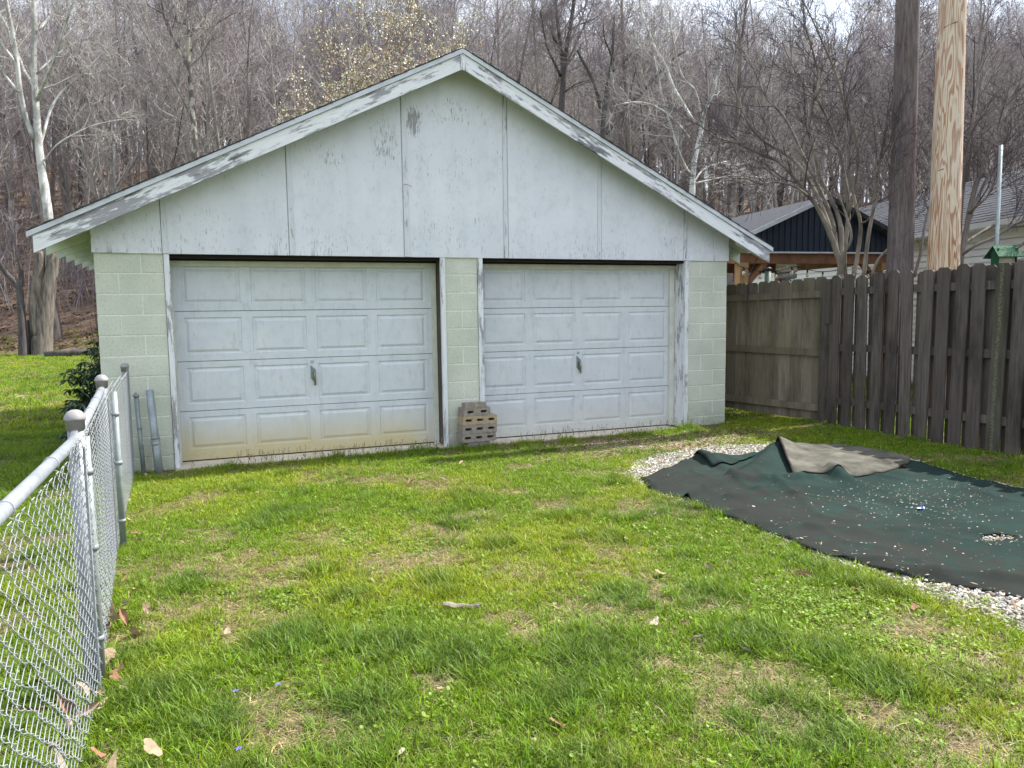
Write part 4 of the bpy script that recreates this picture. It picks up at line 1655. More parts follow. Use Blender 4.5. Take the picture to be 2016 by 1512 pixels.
# the rest of the woods: one mass
joined = []
for i, (tm, cm) in enumerate(forest_src):
    o_ = bpy.data.meshes.new('forest_source')
    import bmesh
    bm = bmesh.new()
    bm.from_mesh(tm)
    nt0 = len(bm.faces)
    bm.from_mesh(cm)
    bm.faces.ensure_lookup_table()
    for f_ in bm.faces[nt0:]:
        f_.material_index = 1
    bm.to_mesh(o_)
    bm.free()
    o_.materials.append(tm.materials[0])
    o_.materials.append(cm.materials[0])
    joined.append(o_)
far = cand[NEAR:]
pts = np.array([(x, y, float(gz(x, y))) for x, y, D in far])
n = len(pts)
scl = fr.uniform(.8, 1.15, n)
scatter('forest', pts, np.stack([fr.normal(0, .03, n), fr.normal(0, .03, n), fr.uniform(0, 6.28, n)], 1), np.stack([scl] * 3, 1), np.ones((n, 3)), fr.randint(0, 9, n), joined,
        'dense leafless woods covering the upper hillside', 'woods')

# saplings and brush low on the hill
sap = []
for i in range(5):
    mb = MB()
    rng = np.random.RandomState(400 + i)
    for j in range(9):
        b0 = rng.uniform(-.7, .7, 2)
        Ht = rng.uniform(1.5, 5.5)
        tr = Tree(900 + i * 10 + j)
        P = tr.path((b0[0], b0[1], -.2), (rng.normal(0, .12), rng.normal(0, .12), 1), Ht, 5, .06, .02)
        tr.limb(P, rng.uniform(.012, .03), 1, dict(FP, levels=2, n=[0, 9, 4], tl=-1, len=[0, .9, .5], rmin=.004, k=[4, 3, 3], **{'from': [.2, .2, .2]}), .005)
        mb.add(np.concatenate(tr.c.v), tr.c.f)
    me = mb.mesh('brush')
    me.materials.append(M['twig_pale'] if i % 2 else M['twig'])
    sap.append(me)
n = 1150
D = np.sqrt(fr.uniform(38 ** 2, 95 ** 2, n * 1))
D[:250] = fr.uniform(36.0, 46, 250)
q = fr.uniform(-.8, .8, n)
X = CAM[0] + D * SY + q * D * CY
Y = CAM[1] + D * CY - q * D * SY
Z = gz(X, Y)
s_ = fr.uniform(.6, 1.2, n)
scatter('undergrowth', np.stack([X, Y, Z], 1), np.stack([fr.normal(0, .08, n), fr.normal(0, .08, n), fr.uniform(0, 6.28, n)], 1), np.stack([s_, s_, s_ * fr.uniform(.5, 1.1, n)], 1),
        np.ones((n, 3)), fr.randint(0, 5, n), sap, 'tangled bare saplings and brush under the hillside woods', 'undergrowth')

# dry leaves lying on the slope, geometry nodes points
lv = []
for i in range(3):
    mb = MB()
    rng = np.random.RandomState(40 + i)
    vary = []
    for j in range(14):
        c = np.array([*rng.uniform(-.35, .35, 2), rng.uniform(0, .05)])
        a = rng.uniform(0, 6.28)
        l = rng.uniform(.05, .10)
        u_ = np.array([math.cos(a), math.sin(a), rng.uniform(-.4, .6)]) * l
        v_ = np.array([-math.sin(a), math.cos(a), rng.uniform(-.3, .3)]) * l * .45
        mb.add([c - u_, c + v_, c + u_, c - v_], [(0, 1, 2), (0, 2, 3)])
        w_ = rng.uniform(.6, 1.3)
        vary += [(w_, w_ * rng.uniform(.85, 1.05), w_ * rng.uniform(.7, 1), 1)] * 4
    lv.append(src_mesh('litter', mb, m_inst('litter_leaf_%d' % i, rough=.9), vary))
n = 9000
D = fr.uniform(33.0, 70, n)
q = fr.uniform(-.8, .8, n)
X = CAM[0] + D * SY + q * D * CY
Y = CAM[1] + D * CY - q * D * SY
cc = np.array([.20, .13, .09])[None] * fr.uniform(.6, 1.5, n)[:, None]
scatter('hillside_leaves', np.stack([X, Y, gz(X, Y) + .02], 1), np.stack([fr.normal(0, .2, n), fr.normal(0, .2, n), fr.uniform(0, 6.28, n)], 1), np.stack([fr.uniform(.8, 1.6, n)] * 3, 1),
        cc, fr.randint(0, 3, n), lv, 'brown dead leaves covering the wooded hillside floor', 'leaf litter')


# ---------------------------------------------------------------- authored trees
def px_path(pts, D, base_loc):
    """(px, py, depth offset) list -> local points"""
    return np.array([at(x, y, D + dd) - base_loc for x, y, dd in pts])


def smooth(P, R, per=3):
    P = np.asarray(P, float)
    R = np.asarray(R, float)
    n = len(P)
    out, ro = [], []
    for i in range(n - 1):
        p0, p1, p2, p3 = P[max(i - 1, 0)], P[i], P[i + 1], P[min(i + 2, n - 1)]
        for k in range(per):
            t = k / per
            out.append(.5 * ((2 * p1) + (-p0 + p2) * t + (2 * p0 - 5 * p1 + 4 * p2 - p3) * t * t + (-p0 + 3 * p1 - 3 * p2 + p3) * t ** 3))
            ro.append(R[i] * (1 - t) + R[i + 1] * t)
    out.append(P[-1])
    ro.append(R[-1])
    return np.array(out), np.array(ro)


def author(seed, label, limbs, D, mats, prm, cat='tree', name='tree', ground=True, tmk=8, ws=1.0):
    """limbs: list of (points [(px,py,dd)], radii [px widths/2 at each point], twig level or None)"""
    p0 = limbs[0][0][0]
    base = at(p0[0], p0[1], D + p0[2])
    base = np.array([base[0], base[1], base[2]])
    gb_ = float(gz(base[0], base[1]))
    tr = Tree(seed)
    for pts, wid, lev in limbs:
        P = px_path(pts, D, base)
        R = np.array([w * ws * (D + p_[2]) / F_PX for w, p_ in zip(wid, pts)])
        if pts is limbs[0][0] and ground and base[2] > gb_ + .05:
            P = np.concatenate([[[P[0][0] - .1 * (P[1][0] - P[0][0]), P[0][1], gb_ - base[2] - .3]], P])
            R = np.concatenate([[R[0] * 1.15], R])
        elif pts is limbs[0][0]:
            P = np.concatenate([[[P[0][0], P[0][1], min(-.4, gb_ - base[2] - .3)]], P])
            R = np.concatenate([[R[0] * 1.05], R])
        P, R = smooth(P, R)
        tr.t.tube(P, R, tmk, True)
        if lev is not None:
            # twigs growing off the authored limb
            pr = dict(prm)
            pr['tl'] = -1
            sv = tr.t
            dummy = MB()
            keep = tr.c
            # limb() draws its own tube: send that one to a throw-away mesh
            n_ = len(P)
            f0 = int(n_ * lev)
            Pq, Rq = P[f0:], R[f0:]
            if len(Pq) >= 2:
                real = tr.c
                before_v, before_f, before_n = len(real.v), len(real.f), real.n
                tr.limb(Pq, float(Rq[0]), 0, dict(pr), float(max(Rq[-1], .004)))
    return tr, base


AP = dict(levels=3, seg=[1, .7, .45, .3], wig=[.1, .14, .18, .2], up=[0, .07, .09, .08], rmin=.006, k=[4, 4, 3, 3], tl=-1,
          n=[14, 8, 5], ang=[(30, 65), (25, 60), (20, 55)], rr=.45, len=[2.8, 1.2, .55], taper=.5)
AP['from'] = [.1, .15, .15]

# the big pale sycamore with a furrowed forked foot, left
tr, base = author(501, '', [
    ([(84, 706, 0), (84, 650, 0), (90, 600, 0), (96, 560, 0), (104, 520, 0), (103, 480, .1), (96, 430, .1), (86, 360, .2), (78, 300, .2), (72, 220, .2), (66, 120, .2), (68, 60, .2), (66, -20, .2), (64, -90, .2)],
     [23, 21, 19, 16, 13, 11, 10, 9.5, 8.5, 7, 6.5, 6, 5.5, 4], .72),
    ([(76, 660, -.1), (70, 610, -.2), (74, 560, -.2), (78, 520, -.2), (80, 495, -.2)], [16, 14, 13, 11, 7], None),
    ([(68, 275, .2), (52, 235, 0), (40, 180, -.3), (32, 110, -.5), (22, 50, -.6), (8, -20, -.8)], [6, 5.5, 5, 5, 4.5, 3.5], .4),
    ([(69, 170, .2), (50, 145, .8), (32, 100, 1.4), (12, 50, 1.8), (-20, 0, 2.2)], [5, 4, 4, 3.5, 3], .3),
    ([(36, 180, -.4), (12, 150, -.2), (-10, 110, 0)], [3, 2.4, 1.6], .2),
    ([(30, 122, -.4), (10, 95, -.2), (-14, 60, 0)], [3, 2.4, 1.6], .2),
    ([(78, 290, .2), (88, 255, .4), (100, 215, .8), (118, 185, 1.1), (148, 158, 1.4), (176, 132, 1.6), (215, 92, 1.8), (232, 80, 2)], [3.6, 3.2, 3, 2.8, 2.4, 2, 1.4, .9], .3),
    ([(72, 200, .2), (92, 150, -.4), (110, 110, -.8), (128, 50, -1.2), (150, -10, -1.5)], [3.6, 3.4, 3, 2.6, 2], .2),
    ([(72, 145, .2), (100, 118, .6), (135, 92, 1), (180, 72, 1.2)], [2.6, 2.2, 1.6, .8], .2),
    ([(76, 60, .2), (100, 30, .8), (125, 0, 1.1), (150, -40, 1.4)], [3.2, 2.8, 2.4, 1.8], .2),
    ([(84, 320, .2), (112, 285, .3), (150, 262, .6), (190, 245, .9), (240, 235, 1.2)], [2.0, 1.8, 1.6, 1.3, .7], .2),
], 31.5, None, dict(AP, n=[6, 6, 5], len=[2.3, 1.1, .55]), ws=.86)
o = thing('sycamore_tree', 'tall white-limbed sycamore with a furrowed forked foot at the left wood edge', 'tree', base)
ms, nt, b = newmat('sycamore_trunk', .9, .15)
t = NT(nt)
xyz = t.xyz()
g1 = t.noise(t.coords((9, 9, 1.1), kind='Object'), 1.0, 6, .65, .3)
rough_ = t.mix(t.ramp(g1, [(.35, 0.), (.66, 1.)]), (.055, .045, .040), (.24, .21, .18))
p_ = t.noise(t.coords((1.6, 1.6, .9), kind='Object'), 1.6, 5, .6)
pale = t.mix(t.ramp(p_, [(.44, 0.), (.58, 1.)]), (.50, .49, .48), (.26, .26, .24))
hz_ = t.math('ADD', t.math('MULTIPLY', t.math('SUBTRACT', xyz[2], 4.9), .8), t.math('SUBTRACT', g1, .5), True)
col = t.mix(hz_, rough_, pale)
t.l(col, b.inputs['Base Color'])
t.bump(g1, .7, .03, b)
tr.t.build('trunk', ms, o, True)
tr.c.build('crown', M['twig_pale'], o)

# dark forked tree beside it
tr, base = author(502, '', [
    ([(46, 700, 0), (44, 640, 0), (40, 590, 0), (38, 568, 0), (24, 550, -.1), (6, 530, -.2), (-14, 490, -.3), (-30, 430, -.4)], [9, 7.5, 6.5, 6, 5, 4.6, 4, 3], .6),
    ([(38, 572, 0), (42, 550, .1), (41, 528, .1), (34, 500, .1), (26, 470, .2), (10, 420, .3)], [5, 4.5, 3.8, 2, 1.6, 1], .5),
    ([(56, 702, .6), (60, 660, .5), (56, 630, .4)], [7, 5.5, 3], None),
], 31.0, None, dict(AP, n=[5, 5, 4], len=[1.8, 1, .5]))
o = thing('forked_tree', 'dark crooked forked tree beside the sycamore at the left edge', 'tree', base)
tr.t.build('trunk', M['bark_dark'], o, True)
tr.c.build('crown', M['twig'], o)

# stump-like trunk further right of it, partly hidden
tr, base = author(503, '', [([(113, 690, 0), (112, 650, 0), (106, 610, 0), (98, 560, 0), (92, 500, 0), (85, 440, .3), (80, 380, .3)], [11, 9, 7.5, 6, 5, 4, 2.5], .7)], 34, None, dict(AP, n=[5, 5, 4], len=[1.8, 1, .5]))
o = thing('leaning_tree', 'dull grey leaning trunk just behind the sycamore foot', 'tree', base)
tr.t.build('trunk', M['bark_brown'], o, True)
tr.c.build('crown', M['twig'], o)

# patchy-barked tree with a dark side limb, left of the roof
tr, base = author(504, '', [
    ([(382, 420, 0), (384, 300, 0), (380, 225, 0), (375, 160, 0), (372, 135, 0), (370, 60, 0), (364, 5, 0), (358, -60, 0)], [8, 6, 5, 4.6, 4.4, 4, 3.6, 2.8], .5),
    ([(372, 137, 0), (352, 100, -.2), (336, 62, -.4), (324, 35, -.5), (318, 0, -.6), (308, -50, -.8)], [3.0, 2.8, 2.6, 2.4, 2.2, 1.6], .1),
    ([(336, 62, -.4), (345, 40, -.3), (350, 0, -.2)], [1.8, 1.6, 1.2], .1),
    ([(374, 70, 0), (395, 45, .5), (420, 10, .9), (450, -30, 1.3)], [2.6, 2.2, 1.8, 1.2], .2),
    ([(376, 100, 0), (392, 70, .5), (420, 50, .9), (470, 20, 1.3)], [1.8, 1.6, 1.2, .7], .2),
    ([(324, 30, -.5), (300, 15, -.7), (278, 3, -.8)], [1.4, 1.1, .7], .1),
], 36, None, dict(AP, n=[9, 7, 5], len=[2.2, 1.1, .5]))
o = thing('spotted_tree', 'patchy-barked bare tree with a dark side limb above the left roof slope', 'tree', base)
tr.t.build('trunk', m_bark('patchy_bark', (.07, .06, .058), (.17, .15, .145), (5, 5, 1.2), (.38, .35, .30)), o, True)
tr.c.build('crown', M['twig'], o)

# broad dark tree behind the ridge
tr, base = author(505, '', [
    ([(1102, 330, 0), (1104, 260, 0), (1106, 200, 0), (1110, 150, 0), (1113, 110, 0), (1122, 60, 0), (1130, 0, 0), (1134, -60, 0)], [9, 7.5, 6.5, 5.5, 5, 4.5, 4, 3], .45),
    ([(1110, 150, 0), (1106, 110, .1), (1100, 60, .2), (1094, 10, .2), (1090, -50, .3)], [4.6, 4, 3.5, 3, 2.2], .2),
    ([(1104, 95, .1), (1090, 75, -.3), (1084, 55, -.5)], [2.6, 2, 1.2], .1),
    ([(1104, 150, 0), (1092, 125, -.5), (1078, 95, -.9), (1070, 60, -1.2), (1064, 20, -1.4)], [3, 2.6, 2.2, 1.8, 1.2], .1),
    ([(1122, 62, 0), (1140, 48, .6), (1165, 40, 1), (1190, 20, 1.2)], [2.2, 1.8, 1.4, .8], .1),
    ([(1114, 180, 0), (1135, 165, .6), (1160, 158, 1)], [1.6, 1.3, .8], .1),
], 34, None, dict(AP, n=[9, 8, 5], len=[2.4, 1.2, .55]))
o = thing('broad_tree', 'dark bare tree with a forking trunk just right of the roof ridge', 'tree', base)
tr.t.build('trunk', M['bark_dark'], o, True)
tr.c.build('crown', M['twig'], o)

# twisting dark tree right of the gable
tr, base = author(506, '', [
    ([(1188, 340, 0), (1188, 270, 0), (1190, 220, 0), (1196, 170, 0), (1205, 120, 0), (1208, 60, 0), (1210, 28, 0)], [8, 6.5, 5.5, 4.5, 3.6, 3, 2], .4),
    ([(1192, 262, 0), (1210, 240, .2), (1230, 220, .4), (1256, 190, .7), (1285, 158, 1), (1320, 120, 1.4), (1350, 100, 1.7)], [5, 4.4, 4, 3.5, 3, 2.5, 1.8], .3),
    ([(1182, 215, 0), (1172, 170, -.2), (1158, 140, -.3), (1146, 118, -.4), (1136, 98, -.5)], [3.5, 3.3, 3, 2.8, 2.2], .3),
    ([(1208, 120, 0), (1198, 95, -.3), (1190, 75, -.5), (1188, 45, -.6)], [2.2, 1.8, 1.4, 1], .1),
    ([(1225, 250, .3), (1238, 200, .2), (1246, 160, 0), (1262, 100, -.2)], [2.4, 2, 1.6, 1], .1),
    ([(1208, 140, 0), (1225, 125, .4), (1250, 98, .9)], [2.6, 2.4, 2], .2),
], 33, None, dict(AP, n=[8, 7, 5], len=[2.2, 1.2, .55]))
o = thing('twisted_tree', 'dark tree with twisting limbs above the right roof slope', 'tree', base)
tr.t.build('trunk', M['bark_dark'], o, True)
tr.c.build('crown', M['twig'], o)

# pale tree with thin white limbs
tr, base = author(507, '', [
    ([(1362, 420, 0), (1364, 350, 0), (1368, 310, 0), (1378, 270, 0), (1386, 225, 0), (1400, 190, 0), (1410, 160, 0), (1426, 100, 0), (1430, 50, 0)], [6.5, 5.5, 5, 4.6, 4, 3.4, 2.8, 2.2, 1.4], .5),
    ([(1364, 350, 0), (1345, 320, -.3), (1330, 280, -.5), (1318, 240, -.7), (1305, 200, -.8), (1298, 160, -.9), (1288, 110, -1)], [3, 2.6, 2.4, 2.2, 2, 1.8, 1.2], .2),
    ([(1356, 270, 0), (1340, 250, -.4), (1326, 235, -.6), (1300, 215, -.9), (1270, 203, -1.2), (1240, 202, -1.4), (1210, 208, -1.6)], [2.8, 2.4, 2.2, 2, 1.8, 1.6, 1], .2),
    ([(1366, 240, 0), (1345, 205, .4), (1325, 170, .8), (1310, 130, 1), (1290, 95, 1.2), (1276, 60, 1.3), (1262, 20, 1.4), (1256, -40, 1.5)], [3.4, 3.2, 3, 2.8, 2.5, 2.3, 2, 1.6], .3),
    ([(1380, 222, 0), (1368, 178, -.2), (1350, 160, -.4), (1336, 130, -.5), (1322, 60, -.6), (1320, 10, -.7)], [2.4, 2.2, 2, 1.8, 1.6, 1.2], .2),
    ([(1366, 360, 0), (1382, 336, .4), (1405, 324, .8), (1430, 318, 1.1)], [2, 1.6, 1.2, .7], .1),
    ([(1362, 362, 0), (1400, 354, .3), (1450, 345, .6), (1500, 350, .9)], [1.8, 1.6, 1.2, .8], .1),
], 24, None, dict(AP, n=[8, 7, 5], len=[1.7, .9, .45], rmin=.004))
o = thing('pale_tree', 'pale grey tree with thin white crooked limbs right of the garage roof', 'tree', base)
tr.t.build('trunk', M['bark_white'], o, True)
tr.c.build('crown', M['twig_pale'], o)

# ---------------------------------------------------------------- budding tree behind the garage
tr = Tree(508)
bq = at(745, 330, 24.0)
base = np.array([bq[0], bq[1], float(gz(bq[0], bq[1]))])
P = tr.path((0, 0, -.3), (0, 0, 1), 5.2, 5, .02, .02)
tr.t.tube(P, np.linspace(.17, .12, len(P)), 8, False)
BP = dict(levels=3, seg=[1, .7, .45, .3], wig=[.05, .09, .12, .16], up=[.05, .10, .10, .06], rmin=.005, k=[5, 4, 3, 3], tl=0,
          n=[11, 7, 5], ang=[(18, 42), (18, 45), (20, 50)], rr=.5, len=[2.3, 1.0, .45], taper=.4)
BP['from'] = [.15, .15, .15]
for i in range(17):
    a = i * 2.4 + tr.rng.uniform(-.3, .3)
    z0 = 1.6 + 3.0 * tr.rng.rand()
    th = tr.rng.uniform(.22, .85)
    P = tr.path((0, 0, z0), (math.cos(a) * th, math.sin(a) * th, 1), tr.rng.uniform(3.6, 6.2) * (1.15 - .35 * th), 7, .05, .03)
    tr.limb(P, .055, 0, BP, .010)
o = thing('budding_tree', 'upright tree with pale yellow-green buds behind the garage roof', 'tree', base)
tr.t.build('trunk', M['bark_grey'], o, True)
tr.c.build('crown', M['twig'], o)
mb = MB()
rng = np.random.RandomState(3)
tips = np.array(tr.tips)
vary = []
V = []
F = []
for q in tips:
    if rng.rand() < .06 + .3 * sstep((q[2] - 7.5) / 2.5):
        continue
    for j in range(rng.randint(3, 6)):
        c = q + rng.normal(0, .055, 3)
        a_, b_ = rng.normal(0, 1, 3), rng.normal(0, 1, 3)
        a_ /= np.linalg.norm(a_)
        b_ -= a_ * (a_ @ b_)
        b_ /= np.linalg.norm(b_)
        l = rng.uniform(.026, .050)
        k0 = len(V)
        V += [c - a_ * l, c + b_ * l * .6, c + a_ * l, c - b_ * l * .6]
        F += [(k0, k0 + 1, k0 + 2, k0 + 3)]
        if rng.rand() < .12:
            cc_ = (.50, .26, .13)
        elif rng.rand() < .35:
            cc_ = (.52, .50, .28)
        else:
            cc_ = (.74, .68, .52)
        w_ = rng.uniform(.7, 1.1)
        vary += [(cc_[0] * w_, cc_[1] * w_, cc_[2] * w_, 1)] * 4
mb.add(V, F)
me = mb.mesh('buds')
m, nt, b = newmat('bud_colour', .7, .2)
t = NT(nt)
a_ = t.n('ShaderNodeAttribute')
a_.attribute_name = 'vary'
t.l(a_.outputs['Color'], b.inputs['Base Color'])
M['vary'] = m
me.materials.append(m)
at_ = me.attributes.new('vary', 'FLOAT_COLOR', 'POINT')
at_.data.foreach_set('color', np.array(vary, 'f').ravel())
tag(link('buds', me, o), kind='stuff')

# ---------------------------------------------------------------- multi-stemmed tree behind the wooden fence
MP = dict(levels=3, seg=[.5, .22, .14, .1], wig=[.06, .14, .2, .22], up=[0, .07, .09, .07], rmin=.0028, k=[5, 4, 3, 3], tl=-1,
          n=[11, 7, 5], ang=[(22, 50), (22, 52), (20, 55)], rr=.5, len=[1.05, .48, .20], taper=.45)
MP['from'] = [.12, .12, .12]
tr, base = author(509, '', [
    ([(1655, 548, 0), (1648, 500, 0), (1632, 455, -.05), (1618, 425, -.1), (1600, 395, -.15), (1560, 345, -.2), (1528, 315, -.3), (1490, 300, -.4), (1455, 283, -.5), (1410, 270, -.6), (1370, 240, -.7)], [9, 8.5, 7.5, 6.5, 5.5, 5, 4, 3.2, 2.6, 2.2, 1.4], .4),
    ([(1640, 470, 0), (1624, 420, .1), (1606, 380, .2), (1572, 325, .2), (1540, 300, .2), (1500, 275, .1), (1474, 245, 0), (1462, 215, 0), (1448, 180, 0), (1450, 130, 0), (1440, 80, .1), (1432, 40, .1)], [6, 5.5, 5, 4.5, 4, 3.6, 3.2, 2.8, 2.6, 2.2, 1.8, 1.2], .3),
    ([(1648, 500, 0), (1640, 440, .1), (1624, 395, .3), (1600, 345, .4), (1578, 300, .5), (1560, 260, .6), (1540, 225, .7), (1510, 195, .8), (1490, 150, .8), (1470, 110, .9), (1440, 80, 1)], [6, 6, 5, 4.6, 4.2, 3.8, 3.4, 3, 2.4, 2, 1.4], .3),
    ([(1655, 520, 0), (1656, 450, .1), (1640, 400, .2), (1615, 350, .1), (1605, 310, 0), (1590, 250, -.1), (1600, 200, -.2), (1612, 160, -.2), (1600, 100, -.2), (1585, 50, -.3), (1580, 0, -.3)], [7, 6.5, 5.5, 4.5, 4, 3.6, 3.4, 3, 2.6, 2, 1.4], .3),
    ([(1664, 548, .1), (1662, 500, .1), (1670, 430, .2), (1668, 380, .2), (1660, 330, .3), (1650, 290, .3), (1632, 240, .4), (1610, 200, .4), (1586, 170, .5), (1560, 130, .5), (1540, 80, .6)], [7, 6.5, 6, 5, 4.4, 4, 3.4, 3, 2.6, 2, 1.4], .35),
    ([(1668, 430, .2), (1682, 370, .1), (1690, 310, 0), (1682, 260, 0), (1665, 215, -.1), (1652, 165, -.2), (1640, 130, -.2), (1620, 85, -.3), (1600, 40, -.3), (1580, 0, -.4)], [5, 4.6, 4.4, 4, 3.8, 3.6, 3.2, 2.8, 2.2, 1.6], .3),
    ([(1700, 548, .2), (1705, 500, .2), (1712, 450, .2), (1722, 400, .2), (1728, 340, .1), (1740, 280, 0), (1748, 230, 0), (1762, 180, -.1), (1780, 130, -.2), (1790, 80, -.2), (1800, 20, -.2)], [6, 5.5, 5, 4.6, 4.4, 4.2, 4, 3.6, 3, 2.6, 2], .3),
    ([(1680, 548, .1), (1690, 490, .1), (1694, 440, 0), (1684, 400, 0), (1672, 345, -.1), (1672, 300, -.1), (1676, 250, -.1), (1664, 200, -.1), (1660, 140, 0), (1668, 90, 0), (1680, 40, 0)], [6, 5.5, 4.8, 4.2, 3.8, 3.4, 3, 2.6, 2.2, 1.8, 1.2], .35),
    ([(1600, 395, 0), (1570, 370, -.4), (1530, 358, -.6), (1500, 362, -.8), (1470, 352, -.9), (1430, 350, -1)], [4, 3.4, 2.8, 2.2, 1.8, 1.2], .2),
    ([(1694, 440, 0), (1715, 425, -.3), (1740, 350, -.4), (1752, 300, -.4), (1768, 260, -.5)], [2.6, 2.2, 2, 1.6, 1.2], .2),
    ([(1655, 545, 0), (1662, 500, -.2), (1676, 470, -.3), (1668, 430, -.3), (1650, 380, -.4), (1636, 330, -.5), (1628, 270, -.5)], [5, 4.5, 4, 3.4, 3, 2.4, 1.6], .3),
    ([(1715, 545, .2), (1730, 510, .1), (1748, 490, .1), (1775, 440, .4), (1800, 400, .7), (1812, 340, .9)], [4.4, 4, 3.6, 3, 2.4, 1.6], .4),
], 11.9, None, MP, ws=.70)
o = thing('multi_stemmed_tree', 'many-stemmed bare tree fanning up behind the wooden fence corner', 'tree', base)
tr.t.build('trunk', M['myrtle'], o, True)
tr.c.build('crown', M['myrtle_twig'], o)

# second one, right of the pale pole
tr, base = author(510, '', [
    ([(1890, 540, 0), (1898, 480, 0), (1912, 400, 0), (1930, 340, 0), (1950, 290, .1), (1975, 230, .2), (2000, 180, .3), (2030, 120, .4)], [6, 6, 5.4, 5, 4.4, 4, 3.4, 2.4], .25),
    ([(1888, 520, .1), (1890, 440, .2), (1896, 370, .3), (1906, 290, .3), (1918, 220, .4), (1926, 150, .4), (1930, 80, .5), (1940, 10, .5)], [5, 4.6, 4.2, 3.8, 3.4, 2.8, 2.2, 1.6], .3),
    ([(1888, 488, 0), (1920, 465, .2), (1955, 445, .3), (1985, 430, .4), (2030, 395, .5), (2080, 350, .6)], [4.2, 4, 3.8, 3.6, 3.2, 2.4], .5),
    ([(1890, 505, 0), (1920, 484, -.2), (1960, 466, -.3), (2000, 440, -.4), (2050, 420, -.5)], [3.6, 3.6, 3.4, 3, 2.4], .5),
    ([(1905, 420, 0), (1930, 400, -.3), (1945, 385, -.4), (1960, 350, -.5), (1985, 330, -.5)], [3, 2.6, 2.2, 1.8, 1.2], .3),
    ([(1900, 460, 0), (1925, 390, .2), (1960, 320, .4), (2000, 265, .6), (2050, 200, .8)], [4, 3.8, 3.2, 2.6, 1.8], .25),
    ([(1945, 530, -.2), (1985, 500, -.3), (2030, 470, -.4), (2080, 440, -.5)], [3.2, 3.4, 3.4, 3], .7),
    ([(1800, 545, .2), (1812, 500, .2), (1818, 460, .3), (1826, 420, .4), (1840, 380, .5), (1850, 300, .6), (1846, 220, .7), (1838, 120, .7)], [3.6, 3.2, 2.8, 2.6, 2.2, 2, 1.6, 1], .3),
], 11.6, None, MP, ws=.85)
o = thing('shrubby_tree', 'bare spreading tree right of the pale pole, low limbs over the fence', 'tree', base)
tr.t.build('trunk', M['bark_brown'], o, True)
tr.c.build('crown', M['myrtle_twig'], o)

# ---------------------------------------------------------------- evergreen shrub and forsythia by the garage's left wall
def leafy(name, label, cat, c, rad, nleaf, ll, lw, cols, seed, droop=.6, mat=None):
    rng = np.random.RandomState(seed)
    o = thing(name, label, cat, (c[0], c[1], float(gz(c[0], c[1]))))
    st = MB()
    V, F, vary = [], [], []
    for i in range(26):
        a = rng.uniform(0, 6.28)
        e = rng.uniform(.15, 1.35)
        d = np.array([math.cos(a) * math.cos(e) * rad[0], math.sin(a) * math.cos(e) * rad[1], math.sin(e) * rad[2]])
        P = np.array([[0, 0, -.05], d * .35 + [0, 0, .05], d * .7, d * rng.uniform(.85, 1.0)])
        st.tube(P, [.014, .010, .006, .004], 4, False)
    k = 0
    for i in range(nleaf // 7):
        a = rng.uniform(0, 6.28)
        e = math.asin(rng.uniform(.0, 1))
        rr = rng.uniform(.45, 1.0) ** .5
        c0 = np.array([math.cos(a) * math.cos(e) * rad[0], math.sin(a) * math.cos(e) * rad[1], .12 + math.sin(e) * rad[2]]) * rr * (1 + .18 * math.sin(3 * a + 5 * e))
        for j in range(7):
            b_ = 2 * math.pi * j / 7 + rng.uniform(-.3, .3)
            u_ = np.array([math.cos(b_), math.sin(b_), -droop + rng.uniform(-.3, .5)])
            u_ /= np.linalg.norm(u_)
            s_ = np.cross(u_, [0, 0, 1])
            s_ /= np.linalg.norm(s_) + 1e-6
            l = ll * rng.uniform(.7, 1.2)
            w = lw * rng.uniform(.7, 1.2)
            p0 = c0
            p1 = c0 + u_ * l * .5 + [0, 0, .008]
            p2 = c0 + u_ * l + [0, 0, -.012]
            V += [p0, p1 + s_ * w, p2, p1 - s_ * w]
            F.append((k, k + 1, k + 2, k + 3))
            k += 4
            cc_ = cols[rng.randint(len(cols))]
            w_ = rng.uniform(.6, 1.3)
            vary += [(cc_[0] * w_, cc_[1] * w_, cc_[2] * w_, 1)] * 4
    st.build('stems', M['bark_dark'], o)
    mb = MB().add(V, F)
    me = mb.mesh('leaves')
    me.materials.append(mat or M['leafvary'])
    at_ = me.attributes.new('vary', 'FLOAT_COLOR', 'POINT')
    at_.data.foreach_set('color', np.array(vary, 'f').ravel())
    tag(link('leaves', me, o), kind='stuff')
    return o


m, nt, b = newmat('glossy_leaf', .35, .5)
t = NT(nt)
a_ = t.n('ShaderNodeAttribute')
a_.attribute_name = 'vary'
t.l(a_.outputs['Color'], b.inputs['Base Color'])
M['leafvary'] = m
leafy('evergreen_shrub', 'dark evergreen shrub with drooping leaves against the garage left wall', 'shrub', (-.26, 2.0), (.42, .50, 1.0), 2400, .12, .020, [(.020, .045, .022), (.032, .065, .028), (.05, .09, .03)], 5)
leafy('forsythia', 'small yellow-flowering shrub peeking past the garage left corner', 'shrub', (-.62, 5.5), (.34, .34, 1.85), 260, .05, .018, [(.65, .50, .03), (.6, .42, .02), (.10, .16, .04)], 9, .1)
# rusty log lying at the wood edge behind the shrub
q = onz(170, 690, .12)
lg = thing('log', 'dark fallen log lying on the grass edge at the foot of the hill', 'log', (-4.0, 26.2, float(gz(-4.0, 26.2)) + .10))
MB().tube([(-1.2, .1, .0), (-.4, 0, .04), (.5, .05, .06), (1.3, -.05, .16)], [.13, .15, .15, .11], 10).build('log_body', M['bark_dark'], lg, True)
MB().tube([(.5, .05, .1), (.9, -.1, .5)], [.04, .02], 6).build('log_branch', M['bark_dark'], lg, True)
# ================================================================== GRAVEL, TARP
def PG(x, y, z=.07):
    p = onz(x, y, z)
    return (p[0], p[1])


